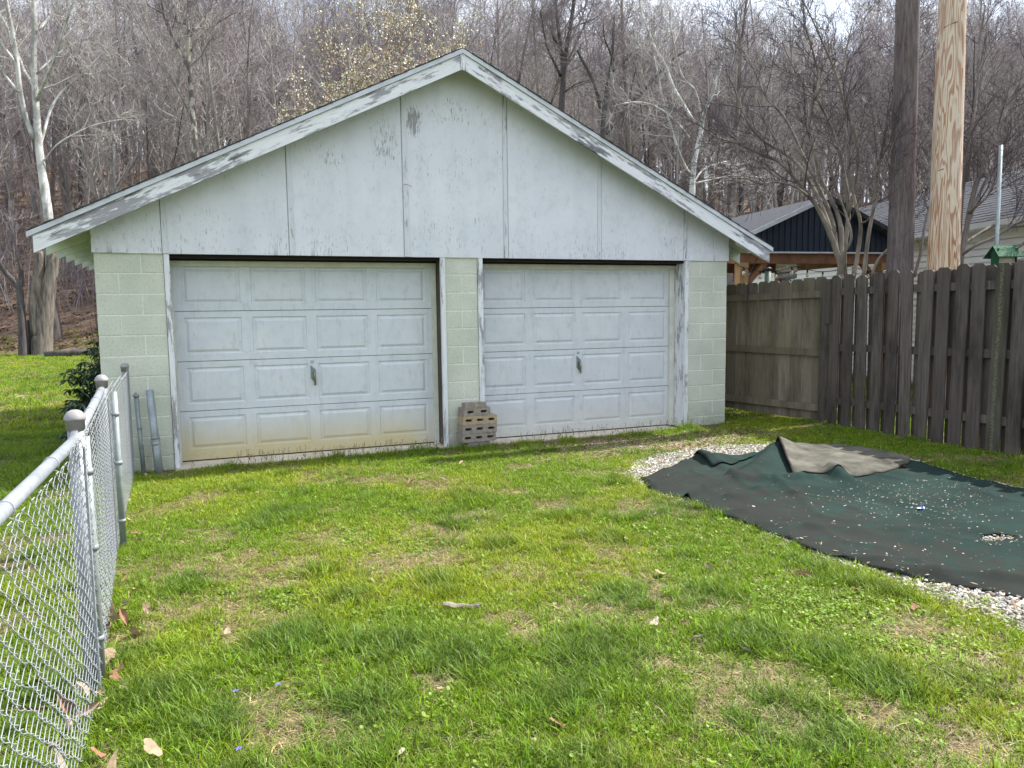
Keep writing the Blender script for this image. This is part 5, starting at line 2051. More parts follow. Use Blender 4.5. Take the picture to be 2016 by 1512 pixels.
gravel_poly = [PG(1228, 932), PG(1255, 902), PG(1320, 888), PG(1410, 878), PG(1530, 876), PG(1660, 880), PG(1790, 908), PG(1900, 940), PG(2030, 965), (7.75, -5.0), (7.8, -8.0),
               (4.7, -8.0), (4.5, -6.6), PG(2016, 1232), PG(1930, 1190), PG(1850, 1170), PG(1750, 1125), PG(1660, 1100), PG(1560, 1060), PG(1400, 1000), PG(1290, 970)]
near_edge = [PG(1262, 945), PG(1288, 968), PG(1350, 980), PG(1400, 1003), PG(1462, 1023), PG(1560, 1058), PG(1588, 1072), PG(1665, 1096), PG(1750, 1120), PG(1850, 1140), PG(2016, 1166), (5.45, -6.4), (5.55, -7.9)]
far_edge = [PG(1358, 906), PG(1425, 908), PG(1525, 893), PG(1640, 895), PG(1785, 916), PG(1850, 930), PG(1905, 946), PG(2016, 970), (7.5, -4.6), (7.55, -5.2), (7.6, -6.0), (7.6, -6.8), (7.65, -7.9)]


def resample(P, n, wt=None):
    P = np.array(P, float)
    d = np.concatenate([[0], np.cumsum(np.linalg.norm(P[1:] - P[:-1], axis=1))])
    s = np.linspace(0, d[-1], n)
    return np.stack([np.interp(s, d, P[:, i]) for i in range(P.shape[1])], 1)


# pair both edges by how far they lie towards the camera
NL, NW = 190, 110
Ea = resample(near_edge, NL)
Eb = resample(far_edge, NL)
mixv = np.linspace(0, 1, NW)[None, :, None]
XY = Ea[:, None, :] * (1 - mixv) + Eb[:, None, :] * mixv
X, Y = XY[..., 0], XY[..., 1]


def ridge(X, Y, a, b_, h, w, asym=0):
    """raised fold along segment a-b"""
    a = np.array(a)
    b_ = np.array(b_)
    d = b_ - a
    L = np.linalg.norm(d)
    d = d / L
    s = (X - a[0]) * d[0] + (Y - a[1]) * d[1]
    n_ = (X - a[0]) * -d[1] + (Y - a[1]) * d[0]
    f = np.clip(s / L, 0, 1)
    out = s - f * L
    hh = h[0] * (1 - f) + h[1] * f
    ww = w * np.where(n_ > 0, 1 + asym, 1 - asym)
    return hh * np.exp(-(n_ / ww) ** 2) * np.exp(-(out / (w * 1.2)) ** 2)


def tarp_h(X, Y):
    h = gz(X, Y) + .030
    h = h + .020 * (N1.fbm(X, Y, .55, 4) - .4) + .012 * (N2.fbm(X * 2.2, Y, .30, 3) - .4)
    fold = ridge(X, Y, PG(1527, 900), PG(1478, 940), (.125, .08), .16, .35)
    fold = np.maximum(fold, ridge(X, Y, PG(1478, 940), PG(1390, 972), (.10, .035), .10, .2))
    fold = np.maximum(fold, ridge(X, Y, PG(1545, 945), PG(1640, 945), (.045, .06), .06))
    h = h + fold
    h = h + ridge(X, Y, PG(1380, 908), PG(1425, 925), (.07, .03), .07)
    h = h + ridge(X, Y, PG(1640, 940), PG(1700, 965), (.10, .02), .075)
    h = h + ridge(X, Y, PG(1440, 985), PG(1540, 968), (.045, .02), .05)
    h = h + ridge(X, Y, PG(1530, 950), PG(1590, 990), (.05, .01), .05)
    h = h + ridge(X, Y, PG(1600, 1040), PG(1940, 1045), (.018, .018), .05)
    h = h + ridge(X, Y, PG(1500, 1030), PG(1720, 1050), (.015, .01), .06)
    h = h + ridge(X, Y, PG(1620, 1092), PG(1800, 1105), (.03, .02), .04)
    h = h + ridge(X, Y, PG(1800, 1120), PG(2016, 1140), (.03, .045), .06)
    for a_, b_, h_ in (((1352, 985), (1440, 956), .055), ((1440, 956), (1505, 950), .05), ((1488, 968), (1565, 958), .04), ((1462, 1010), (1545, 985), .03), ((1290, 962), (1345, 935), .03), ((1560, 975), (1640, 985), .02)):
        h = h + ridge(X, Y, PG(*a_), PG(*b_), (h_, h_ * .6), .038, .4)
    rn = 1 - np.abs(2 * N3.fbm(X * 1.3, Y * .8, .42, 2) - 1) * 3.0
    h = h + .016 * np.clip(rn, 0, 1) ** 2
    return h


Z = tarp_h(X, Y)
# curl the near hem and feather the ends onto the gravel
edge = np.minimum(np.linspace(0, 1, NW)[None, :] * NW, 8) / 8
hem = .018 * (N3(X, Y, .35) > .45)
Z = Z - (1 - edge) ** 2 * .022
jag = (N4.fbm(X, Y, .25, 3) - .5) * .10
X2 = X + np.where(np.arange(NW)[None, :] < 6, jag * (1 - np.arange(NW)[None, :] / 6.), 0)
m, nt, b = newmat('green_felt_carpet', .95, .08)
t = NT(nt)
n1 = t.noise(t.coords(kind='World'), 1.6, 5, .6)
n2 = t.noise(t.coords(kind='World'), 140, 3, .8)
n3 = t.noise(t.coords(kind='World'), 6, 6, .75)
c = t.mix(t.ramp(n1, [(.38, 0.), (.62, 1.)]), (.013, .026, .023), (.020, .039, .034))
# bare brownish wear along the near side
xyz = t.xyz()
ed = t.math('MULTIPLY', t.math('SUBTRACT', 5.9, xyz[0], True), .9, True)
c = t.mix(t.math('MULTIPLY', t.ramp(t.math('ADD', n3, t.math('MULTIPLY', ed, .22)), [(.52, 0.), (.68, 1.)]), .75), c, (.026, .024, .022))
c = t.mix(t.ramp(n2, [(.55, 0.), (.75, .4)]), c, (.025, .04, .033))
c = t.mix(t.ramp(t.noise(t.coords(kind='World'), 38, 5, .8), [(.60, 0.), (.70, .5)]), c, (.07, .066, .05))
t.l(c, b.inputs['Base Color'])
b.inputs['Sheen Weight'].default_value = .0
t.bump(t.math('ADD', n2, n3), .5, .006, b)
M['felt'] = m
tp = thing('carpet_tarp', 'dark green outdoor carpet crumpled over the white gravel', 'tarp', (0, 0, 0))
Pg = np.stack([X2, Y, Z], -1)
mb = MB().grid(Pg)
# remove the hole where gravel shows through
hx, hy = PG(1962, 1058)
V = np.concatenate(mb.v)
keepf = []
for f_ in mb.f:
    c0 = V[list(f_)].mean(0)
    r_ = math.hypot((c0[0] - hx) / .13, (c0[1] - hy) / .07)
    if r_ > 1 + .35 * (N4(c0[0] * 1.0, c0[1] * 1.0, .06) - .5):
        keepf.append(f_)
mb.f = keepf
o = mb.build('carpet_sheet', M['felt'], tp, True)
sm = o.modifiers.new('thick', 'SOLIDIFY')
sm.thickness = .007
sm.offset = -1
# flap folded back, pale underside up
m = m_plain('pale_carpet_backing', (.092, .088, .073), .95, .6, 4, .1, bump=.4)
M['backing'] = m
top = [PG(1528, 893), PG(1560, 888), PG(1620, 889), PG(1690, 897), PG(1760, 910), PG(1792, 918)]
bot = [PG(1562, 940), PG(1590, 946), PG(1640, 946), PG(1690, 944), PG(1745, 935), PG(1790, 922)]
A_ = resample(top, 60)
B_ = resample(bot, 60)
fv = np.linspace(0, 1, 30)
XYf = A_[:, None, :] * (1 - fv[None, :, None]) + B_[:, None, :] * fv[None, :, None]
Xf, Yf = XYf[..., 0], XYf[..., 1]
s01 = np.linspace(0, 1, 60)[:, None]
hf = tarp_h(Xf, Yf) + .022 + .02 * (1 - s01) ** 1.5 * (1 - fv[None, :] * .6) + .03 * np.sin(fv[None, :] * math.pi) * (1 - s01) + .01 * N2.fbm(Xf, Yf, .15, 3)
hf[:, -3:] -= np.array([0, .008, .02])[None]
o = MB().grid(np.stack([Xf, Yf, hf], -1)).build('folded_flap', M['backing'], tp, True)
sm = o.modifiers.new('thick', 'SOLIDIFY')
sm.thickness = .008
sm.offset = 1
# thick dark hem along the raised left edge of the flap
hem_ = MB()
Pq = np.stack([Xf[0], Yf[0], hf[0] + .004], -1)
hem_.tube(Pq, [.011] * len(Pq), 6)
hem_.build('hem', M['header'], tp, True)
# second fold at the far left
top = [PG(1366, 904), PG(1400, 900), PG(1450, 905), PG(1480, 903)]
bot = [PG(1402, 925), PG(1425, 924), PG(1455, 915), PG(1490, 905)]
A_ = resample(top, 24)
B_ = resample(bot, 24)
fv = np.linspace(0, 1, 14)
XYf = A_[:, None, :] * (1 - fv[None, :, None]) + B_[:, None, :] * fv[None, :, None]
Xf, Yf = XYf[..., 0], XYf[..., 1]
hf = tarp_h(Xf, Yf) + .018 + .03 * np.sin(fv[None, :] * math.pi) * np.ones((24, 1))
o = MB().grid(np.stack([Xf, Yf, hf], -1)).build('folded_edge', M['felt'], tp, True)
sm = o.modifiers.new('thick', 'SOLIDIFY')
sm.thickness = .008
sm.offset = 1

tarp_poly = [tuple(p) for p in near_edge] + [tuple(p) for p in far_edge[::-1]]

# gravel stones
st_src = []
for i in range(6):
    rng = np.random.RandomState(60 + i)
    import bmesh
    bm = bmesh.new()
    bmesh.ops.create_icosphere(bm, subdivisions=1, radius=1)
    for v in bm.verts:
        v.co *= rng.uniform(.72, 1.15)
        v.co.z *= .6
        v.co.x *= 1.2
    me = bpy.data.meshes.new('stone')
    bm.to_mesh(me)
    bm.free()
    nv_ = len(me.vertices)
    a_ = me.attributes.new('vary', 'FLOAT_COLOR', 'POINT')
    a_.data.foreach_set('color', np.ones(nv_ * 4, 'f'))
    st_src.append(me)
mst = m_inst('crushed_stone', rough=.85)
for me in st_src:
    me.materials.append(mst)
g_ = np.random.RandomState(5)


def sample_poly(poly, n, rng, pad=0):
    P = np.array([p[:2] for p in poly])
    lo, hi = P.min(0) - pad, P.max(0) + pad
    out = np.zeros((0, 2))
    while len(out) < n:
        q = rng.uniform(lo, hi, (n * 3, 2))
        q = q[inpoly(q[:, 0], q[:, 1], poly)]
        out = np.concatenate([out, q])
    return out[:n]


q = sample_poly(gravel_poly, 90000, g_)
shr = [(p[0] + (.06 if i < len(near_edge) else -.06), p[1]) for i, p in enumerate(tarp_poly)]
q = q[~inpoly(q[:, 0], q[:, 1], shr)]
# soft border: stones thin out under grass near the edge
q = q[q[:, 1] > -7.4]
n = len(q)
zz = gz(q[:, 0], q[:, 1]) + g_.uniform(-.004, .016, n)
s_ = g_.uniform(.006, .017, n)
cl = np.array([.47, .445, .415])[None] * g_.uniform(.6, 1.25, n)[:, None] * np.where(g_.rand(n) < .25, .5, 1)[:, None]
cl[:, 2] *= g_.uniform(.85, 1.05, n)
scatter('gravel', np.stack([q[:, 0], q[:, 1], zz], 1), g_.uniform(-.6, .6, (n, 3)) + np.stack([0 * s_, 0 * s_, g_.uniform(0, 6.28, n)], 1), np.stack([s_, s_ * g_.uniform(.7, 1, n), s_], 1), cl,
        g_.randint(0, 6, n), st_src, 'white crushed stone gravel around the green carpet', 'gravel')
# pale grey bed under the stones
bedp = [(x, y) for x, y in gravel_poly]
qq = [(x, y, float(gz(x, y)) + .006) for x, y in gravel_poly]

# dead leaf crumbs mixed in along the grassy margin of the gravel
mm = sample_poly(gravel_poly, 9000, g_, 0)
mm = mm + g_.normal(0, .12, mm.shape)
mm = mm[~inpoly(mm[:, 0], mm[:, 1], shr)]
n = len(mm)
s_ = g_.uniform(.006, .015, n)
cl = np.where(g_.rand(n)[:, None] < .5, np.array([.22, .14, .09]), np.array([.36, .29, .2])) * g_.uniform(.5, 1.2, n)[:, None]
scatter('gravel_litter', np.stack([mm[:, 0], mm[:, 1], gz(mm[:, 0], mm[:, 1]) + .018], 1), np.stack([g_.uniform(-.5, .5, n), g_.uniform(-.5, .5, n), g_.uniform(0, 6.28, n)], 1), np.stack([s_ * 1.4, s_ * .6, s_ * .2], 1), cl,
        g_.randint(0, 6, n), st_src, 'brown leaf crumbs mixed into the gravel and its grassy edge', 'litter')

# bits lying on the carpet: seeds, chips, small stones
bits = []
pos = []
for (px, py, n_, sx, sy) in [(1962, 1060, 150, .09, .05), (1940, 1015, 40, .22, .07), (1835, 955, 45, .22, .09), (1760, 985, 90, .45, .2), (1700, 960, 45, .2, .10), (1840, 1000, 60, .3, .14), (1650, 1010, 60, .8, .4), (1800, 1060, 260, 1.0, .5), (1720, 975, 160, .35, .14), (1830, 990, 160, .35, .14), (1500, 960, 40, .4, .25), (1950, 960, 50, .3, .2), (1960, 1110, 40, .5, .3)]:
    c0 = PG(px, py)
    n_ *= 2
    pos.append(np.stack([g_.normal(c0[0], sx, n_), g_.normal(c0[1], sy, n_)], 1))
pos = np.concatenate(pos)
pos = pos[inpoly(pos[:, 0], pos[:, 1], tarp_poly)]
n = len(pos)
stone = g_.rand(n) < .25
stone[:180] = True
zz = tarp_h(pos[:, 0], pos[:, 1]) + .004
inh = np.hypot((pos[:, 0] - hx) / .17, (pos[:, 1] - hy) / .10) < 1
zz[inh] = gz(pos[inh, 0], pos[inh, 1]) + g_.uniform(.015, .045, inh.sum())
s_ = np.where(stone, g_.uniform(.004, .011, n), g_.uniform(.006, .016, n))
fl = np.where(stone, 1.0, .35)
cl = np.where(stone[:, None], np.array([.42, .39, .36]), np.array([.34, .28, .17])) * g_.uniform(.6, 1.2, n)[:, None]
scatter('carpet_debris', np.stack([pos[:, 0], pos[:, 1], zz], 1), np.stack([g_.uniform(-.4, .4, n), g_.uniform(-.4, .4, n), g_.uniform(0, 6.28, n)], 1), np.stack([s_ * 1.3, s_ * fl * .9, s_ * fl * .7], 1), cl,
        g_.randint(0, 6, n), st_src, 'small stones and dry seed bits scattered on the green carpet', 'debris')

# ================================================================== LAWN
def blade_tuft(seed, nb, h, spread, w, lean, flat=False, seg=2):
    rng = np.random.RandomState(seed)
    mb = MB()
    vary = []
    for i in range(nb):
        a = rng.uniform(0, 6.28)
        r = spread * math.sqrt(rng.rand())
        b0 = np.array([r * math.cos(a), r * math.sin(a), -.004])
        d = rng.uniform(0, 6.28)
        L = h * rng.uniform(.5, 1.15)
        ln = lean * rng.uniform(.3, 1.3)
        u_ = np.array([math.cos(d), math.sin(d), 0])
        s_ = np.array([-math.sin(d + rng.uniform(-.7, .7)), math.cos(d + rng.uniform(-.7, .7)), 0])
        P = []
        for k in range(seg + 1):
            t_ = k / seg
            if flat:
                hh = L * .16 * math.sin(t_ * 2.6) + .004 + rng.uniform(0, .004)
                P.append(b0 + u_ * L * t_ + [0, 0, hh])
            else:
                P.append(b0 + u_ * L * ln * t_ ** 1.7 + [0, 0, L * (t_ - .28 * ln * t_ * t_)])
        ww = w * rng.uniform(.7, 1.3)
        V = []
        for k in range(seg):
            q = ww * (1 - .35 * k / seg)
            V += [P[k] - s_ * q, P[k] + s_ * q]
        V.append(P[-1])
        F = [(2 * k, 2 * k + 1, 2 * k + 3, 2 * k + 2) for k in range(seg - 1)] + [(2 * seg - 2, 2 * seg - 1, 2 * seg)]
        mb.add(V, F)
        v0 = rng.uniform(.42, 1.40)
        hue = rng.uniform(.85, 1.2)
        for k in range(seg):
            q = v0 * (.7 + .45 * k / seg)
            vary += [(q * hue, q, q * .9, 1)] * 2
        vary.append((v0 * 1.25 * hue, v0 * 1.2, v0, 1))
    return mb, vary


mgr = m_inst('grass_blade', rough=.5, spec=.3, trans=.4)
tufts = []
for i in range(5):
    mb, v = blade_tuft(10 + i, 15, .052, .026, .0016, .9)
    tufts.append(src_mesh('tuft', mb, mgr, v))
for i in range(3):      # tall lush
    mb, v = blade_tuft(20 + i, 20, .078, .032, .0017, .8, seg=3)
    tufts.append(src_mesh('tall_tuft', mb, mgr, v))
for i in range(3):      # flattened straw
    mb, v = blade_tuft(30 + i, 12, .075, .035, .0014, 1, True)
    tufts.append(src_mesh('thatch', mb, mgr, v))
for i in range(2):      # clover / small round leaves
    rng = np.random.RandomState(50 + i)
    mb = MB()
    v = []
    for j in range(12):
        a = rng.uniform(0, 6.28)
        r = .05 * math.sqrt(rng.rand())
        c0 = np.array([r * math.cos(a), r * math.sin(a), rng.uniform(.010, .034)])
        l = rng.uniform(.004, .008)
        tl = rng.normal(0, .35, 2)
        V = [c0 + np.array([l * math.cos(x), l * math.sin(x), l * (tl[0] * math.cos(x) + tl[1] * math.sin(x))]) for x in np.linspace(0, 6.28, 7)[:-1]]
        mb.add(V, [tuple(range(6))])
        w_ = rng.uniform(.8, 1.3)
        v += [(w_, w_, w_, 1)] * 6
    tufts.append(src_mesh('clover', mb, mgr, v))

clumps = [(790, 1275, .22), (690, 1180, .16), (860, 1150, .14), (560, 1020, .30), (1180, 1290, .30), (430, 1425, .22), (1350, 1010, .30), (1440, 985, .2), (980, 1075, .16), (700, 1400, .25), (300, 1370, .25),
          (1480, 1260, .22), (1250, 1180, .20), (1390, 1180, .2), (560, 1260, .3), (1620, 1290, .18), (1100, 1380, .22), (1750, 1340, .2), (240, 1300, .2), (380, 1150, .2), (620, 1130, .16), (910, 1300, .25), (1280, 900, .3), (1220, 955, .2)]
straws = [(830, 1100, .38), (650, 1065, .30), (930, 1020, .25), (1190, 1200, .30), (1420, 1330, .22), (620, 1440, .25), (1560, 1420, .24), (1890, 1480, .24), (450, 1130, .30), (1390, 1190, .16), (330, 1010, .25), (1100, 1000, .25),
          (760, 1120, .25), (420, 1060, .25), (520, 1400, .2), (260, 1130, .25), (1500, 1330, .22), (1720, 1400, .18), (560, 1120, .25), (1020, 1130, .22), (360, 1200, .2), (1290, 1310, .16), (1930, 1330, .3), (1800, 1240, .25)]
clovers = [(850, 1080, .25), (690, 1060, .22), (1620, 1190, .35), (1760, 1250, .4), (560, 1190, .2), (1850, 1320, .3)]


def field(lst, x, y):
    v = np.zeros(len(x))
    for px, py, r in lst:
        c0 = PG(px, py, .03)
        d = np.hypot(x - c0[0], y - c0[1]) / r
        v = np.maximum(v, np.clip(1.25 - d, 0, 1))
    return v


def lawn(name, label, n, region, zoom, seed, dens_keep=None, big=1.0):
    rng = np.random.RandomState(seed)
    x, y = region(rng, n)
    keep = np.ones(len(x), bool)
    keep &= ~((x > -.03) & (x < W + .03) & (y > -.06) & (y < DEPTH))
    keep &= ~((x > .55) & (x < 6.8) & (y > -.13) & (y < .5))
    ing = inpoly(x + rng.normal(0, .10, len(x)), y + rng.normal(0, .10, len(x)), gravel_poly)
    edge_n = (N3.fbm(x, y, .35, 3))
    keep &= ~(ing & (edge_n < .72))
    keep &= ~inpoly(x, y, tarp_poly)
    # worn drive in front of the right door
    worn = sstep(1.25 - np.hypot((x - 5.9) / 2.3, (y + .85) / .75))
    keep &= rng.rand(len(x)) > worn * .72
    D = (x - CAM[0]) * SY + (y - CAM[1]) * CY
    x, y, D, worn = x[keep], y[keep], D[keep], worn[keep]
    n = len(x)
    a = N1.fbm(x, y, 1.1, 3)
    b_ = N2.fbm(x, y, .45, 3)
    c = N3.fbm(x, y, .22, 3)
    cl = np.maximum(field(clumps, x, y) * 1.0, sstep((b_ - .60) * 6) * .8)
    sw = np.maximum(field(straws, x, y) * .95, sstep((N4.fbm(x, y, .5, 3) - .575) * 8) * .85)
    sw = sw * (.35 + 1.1 * c) * (.6 + .8 * N1.fbm(x, y, .12, 2))
    cv = field(clovers, x, y)
    r = rng.rand(n)
    var = rng.randint(0, 5, n)
    is_s = r < np.clip(sw * .66 + .19 + .3 * worn, 0, .85)
    var[is_s] = 8 + rng.randint(0, 3, is_s.sum())
    r2 = rng.rand(n)
    is_c = (~is_s) & (r2 < cl * .75)
    var[is_c] = 5 + rng.randint(0, 3, is_c.sum())
    is_v = (~is_s) & (~is_c) & (rng.rand(n) < .06 + .4 * cv)
    var[is_v] = 11 + rng.randint(0, 2, is_v.sum())
    g1 = np.array([.180, .305, .016])
    g2 = np.array([.285, .375, .024])
    g3 = np.array([.085, .155, .036])
    col = g1 + (g2 - g1) * sstep((a - .4) * 4)[:, None]
    col = col + (g3 - col) * (cl * .7)[:, None]
    col = np.where(is_s[:, None], np.array([.54, .47, .29]) * rng.uniform(.55, 1.15, n)[:, None], col)
    # reddish soil-coloured thatch in places
    rd = is_s & (rng.rand(n) < .25)
    col[rd] = np.array([.36, .27, .19])
    col = np.where(is_v[:, None], np.array([.18, .28, .03]), col)
    col = col * rng.uniform(.75, 1.25, n)[:, None]
    s_ = rng.uniform(.75, 1.25, n) * big
    z = gz(x, y)
    zs = s_ * np.where(is_c, 1.0, 1.0) * (1 - .35 * sw) * rng.uniform(.8, 1.2, n)
    tall = sstep(1 - np.abs(y + .22) / .16) * ((x > .6) & (x < 6.9))
    zs = zs * (1 + .8 * tall)
    scatter(name, np.stack([x, y, z], 1), np.stack([rng.normal(0, .12, n), rng.normal(0, .12, n), rng.uniform(0, 6.28, n)], 1), np.stack([s_, s_, zs], 1), col, var, tufts, label, 'grass')


def fan(D0, D1, pw):
    def f(rng, n):
        u = rng.rand(n)
        D = (D0 ** pw + u * (D1 ** pw - D0 ** pw)) ** (1 / pw)
        q = rng.uniform(-.86, .82, n)
        x = CAM[0] + D * SY + q * D * CY
        y = CAM[1] + D * CY - q * D * SY
        return x, y
    return f


lawn('lawn_grass', 'patchy spring lawn with straw and dark clumps before the garage', 165000, fan(2.2, 10.5, 1.55), 1, 1)
lawn('far_grass', 'mown grass of the yards stretching back to the hill', 70000, fan(10.5, 35.0, 1.25), 1, 2, big=2.1)

# seed stalks against the doors
rng = np.random.RandomState(9)
mb = MB()
V_, F_, vv = [], [], []
for i in range(230):
    r_ = rng.rand()
    x = rng.uniform(1.2, 3.5) if r_ < .5 else rng.uniform(4.3, 6.7)
    y = rng.uniform(-.20, -.11)
    if rng.rand() < .12:
        x, y = rng.uniform(.8, 6.9), rng.uniform(-.45, -.15)
    g = float(gz(x, y))
    h = rng.uniform(.07, .19)
    d = rng.normal(0, .02, 2)
    P = [(x, y, g), (x + d[0] * .5, y + d[1] * .5, g + h * .6), (x + d[0], y + d[1], g + h)]
    mb.tube(P, [.0011, .0009, .0007], 3, False)
    for k in range(6):
        t_ = .62 + .38 * k / 6
        p = np.array([x + d[0] * t_, y + d[1] * t_, g + h * t_]) + np.append(rng.normal(0, .004, 2), 0)
        e = .005
        mb.add([p + [-e, 0, 0], p + [0, 0, -e], p + [e, 0, 0], p + [0, 0, e]], [(0, 1, 2, 3)])
o = mb.build('weed_stalks', m_plain('weed_stalk', (.20, .17, .075), .8, .3, 30, bump=0))
tag(o, 'thin weedy seed stalks growing along the foot of both doors', 'weeds', kind='stuff')

# small weeds and tan chips on the worn drive
q = np.stack([g_.normal(5.8, 1.1, 12000), g_.normal(-.85, .40, 12000)], 1)
q = q[(q[:, 1] < -.12) & (q[:, 0] > 3.6) & (q[:, 0] < 8.2) & ~inpoly(q[:, 0], q[:, 1], tarp_poly)]
n = len(q)
s_ = g_.uniform(.007, .018, n)
cl = np.where(g_.rand(n)[:, None] < .55, np.array([.40, .34, .24]), np.array([.16, .10, .065])) * g_.uniform(.5, 1.2, n)[:, None]
scatter('drive_chips', np.stack([q[:, 0], q[:, 1], gz(q[:, 0], q[:, 1]) + .006], 1), np.stack([g_.uniform(-.5, .5, n), g_.uniform(-.5, .5, n), g_.uniform(0, 6.28, n)], 1), np.stack([s_ * 1.3, s_ * .7, s_ * .25], 1), cl,
        g_.randint(0, 6, n), st_src, 'tan leaf bits and chips on the bare strip before the right door', 'litter')

# ---------------------------------------------------------------- fallen leaves on the lawn, one by one
def leaf_mesh(seed):
    rng = np.random.RandomState(seed)
    mb = MB()
    # lobed dry leaf, cupped
    k = 14
    V = [(0, 0, .0)]
    for i in range(k):
        a = 2 * math.pi * i / k
        r = .5 * (1 + .38 * math.cos(3 * a + rng.uniform(-.2, .2)) * (1 if i % 2 else .4)) * rng.uniform(.8, 1.1)
        x, y = r * math.cos(a) * 1.25, r * math.sin(a) * .85
        V.append((x, y, .28 * (x * x * rng.uniform(.3, 1.3) + y * y * rng.uniform(.3, 2.2)) + rng.uniform(-.05, .08)))
    F = [(0, 1 + i, 1 + (i + 1) % k) for i in range(k)]
    mb.add(V, F)
    mb.tube([(-.5, 0, .05), (-.8, .05, .10), (-1.05, .02, .08)], .018, 3, False)
    return mb.mesh('fallen_leaf')


def curled_leaf(seed):
    rng = np.random.RandomState(seed)
    n_, m_ = 9, 5
    P = np.zeros((n_, m_, 3))
    for i in range(n_):
        t_ = i / (n_ - 1)
        w = .30 * math.sin(math.pi * min(max(t_, .04), .96)) ** .8
        for j in range(m_):
            s_ = (j / (m_ - 1) - .5) * 2
            P[i, j] = ((t_ - .5) * 1.7, s_ * w, .30 * s_ * s_ * w * 3 + .25 * (t_ - .5) ** 2 + .05 * math.sin(9 * t_ + seed))
    return MB().grid(P).mesh('fallen_leaf')


mleaf = {}
for nm, c_ in (('tan', (.29, .21, .14)), ('brown', (.22, .12, .07)), ('pale', (.36, .30, .23)), ('rust', (.22, .11, .065))):
    mleaf[nm] = m_plain(nm + '_dry_leaf', c_, .75, .3, 40, .25, bump=.4)
lm = {}
for nm in mleaf:
    lm[nm] = []
    for i in range(4):
        me = leaf_mesh(i + 3) if i % 2 else curled_leaf(i + 5)
        me.materials.append(mleaf[nm])
        lm[nm].append(me)
RL = np.random.RandomState(21)


def put_leaf(px, py, size_px, nm, label, group, z=None):
    p = onz(px, py, .055)
    g = float(gz(p[0], p[1]))
    p = onz(px, py, g + .035)
    D = (p - CAM) @ _f
    s_ = size_px * D / F_PX
    me = lm[nm][RL.randint(4)]
    o = link('fallen_leaf', me, None, (p[0], p[1], p[2] if z is None else z))
    o.scale = (s_ * .62, s_ * .62, s_ * .62)
    o.rotation_euler = (RL.normal(0, .35), RL.normal(0, .35), RL.uniform(0, 6.28))
    tag(o, label, 'leaf', group)
    return o


single = [(1300, 1128, 26, 'tan', 'curled tan leaf in the grass near the carpet edge'), (1283, 1139, 14, 'brown', 'small dark brown leaf beside the curled tan leaf near the carpet'),
          (1290, 1224, 26, 'pale', 'long pale leaf lying right of lawn centre'), (1373, 1256, 24, 'pale', 'pale leaf standing in the grass below the carpet'),
          (1467, 1280, 26, 'pale', 'narrow pale leaf pointing down in the right foreground'), (732, 1144, 20, 'tan', 'cream maple-like leaf left of lawn centre'),
          (810, 948, 18, 'brown', 'brown leaf on the grass in front of the left door'), (874, 944, 14, 'pale', 'pale leaf on the grass before the centre pier'),
          (867, 912, 14, 'tan', 'tan leaf nearest the block stack on its left'), (908, 911, 14, 'tan', 'tan leaf on the grass straight below the block stack'),
          (1397, 1115, 22, 'tan', 'tan leaf in the grass just under the carpet hem'), (1580, 1130, 26, 'brown', 'folded brown leaf between carpet and gravel'),
          (1097, 1425, 40, 'brown', 'grey-brown crumpled leaf in the bottom foreground'), (448, 1243, 22, 'tan', 'tan curled leaf in the left middle lawn'),
          (790, 1480, 22, 'pale', 'upright pale leaf at the bottom of the lawn'), (252, 1222, 22, 'brown', 'brown leaf near the fence on the left'),
          (278, 1152, 18, 'tan', 'pinkish tan leaf close to the fence line'), (866, 1355, 18, 'tan', 'tan leaf low in the middle foreground'),
          (1232, 1060, 14, 'pale', 'pale leaf right of the middle of the lawn'), (1247, 1054, 12, 'brown', 'tiny brown leaf right of the middle of the lawn'),
          (1686, 1160, 20, 'brown', 'small brown leaf on the edge of the gravel at right'), (1730, 985, 0, 'tan', ''), (1450, 1000, 0, 'tan', ''),
          (1778, 918, 22, 'rust', 'pinkish brown leaf caught on the tip of the folded flap'), (1800, 1195, 20, 'brown', 'thin brown leaf in the grass at far right'),
          (1535, 1250, 24, 'tan', 'upright tan leaf in the right foreground grass'), (1700, 1325, 16, 'rust', 'orange leaf standing in the right foreground'),
          (200, 1385, 30, 'pale', 'pale curled leaf on the grass beside the near fence post'), (665, 1102, 14, 'tan', 'tan leaf in the straw patch left of centre'),
          (40, 782, 14, 'pale', 'pale leaf on the far yard left of the fence'), (62, 796, 12, 'tan', 'tan leaf on the far yard left of the fence'), (38, 893, 12, 'rust', 'rust leaf in the garage shadow left of the fence'),
          (1310, 1200, 14, 'tan', 'small tan leaf right of the long pale leaf'), (1350, 1225, 18, 'brown', 'brown leaf above the pale leaf pair on the right')]
for px, py, sz, nm, lb in single:
    if sz:
        put_leaf(px, py, sz * 1.15, nm, lb, None)
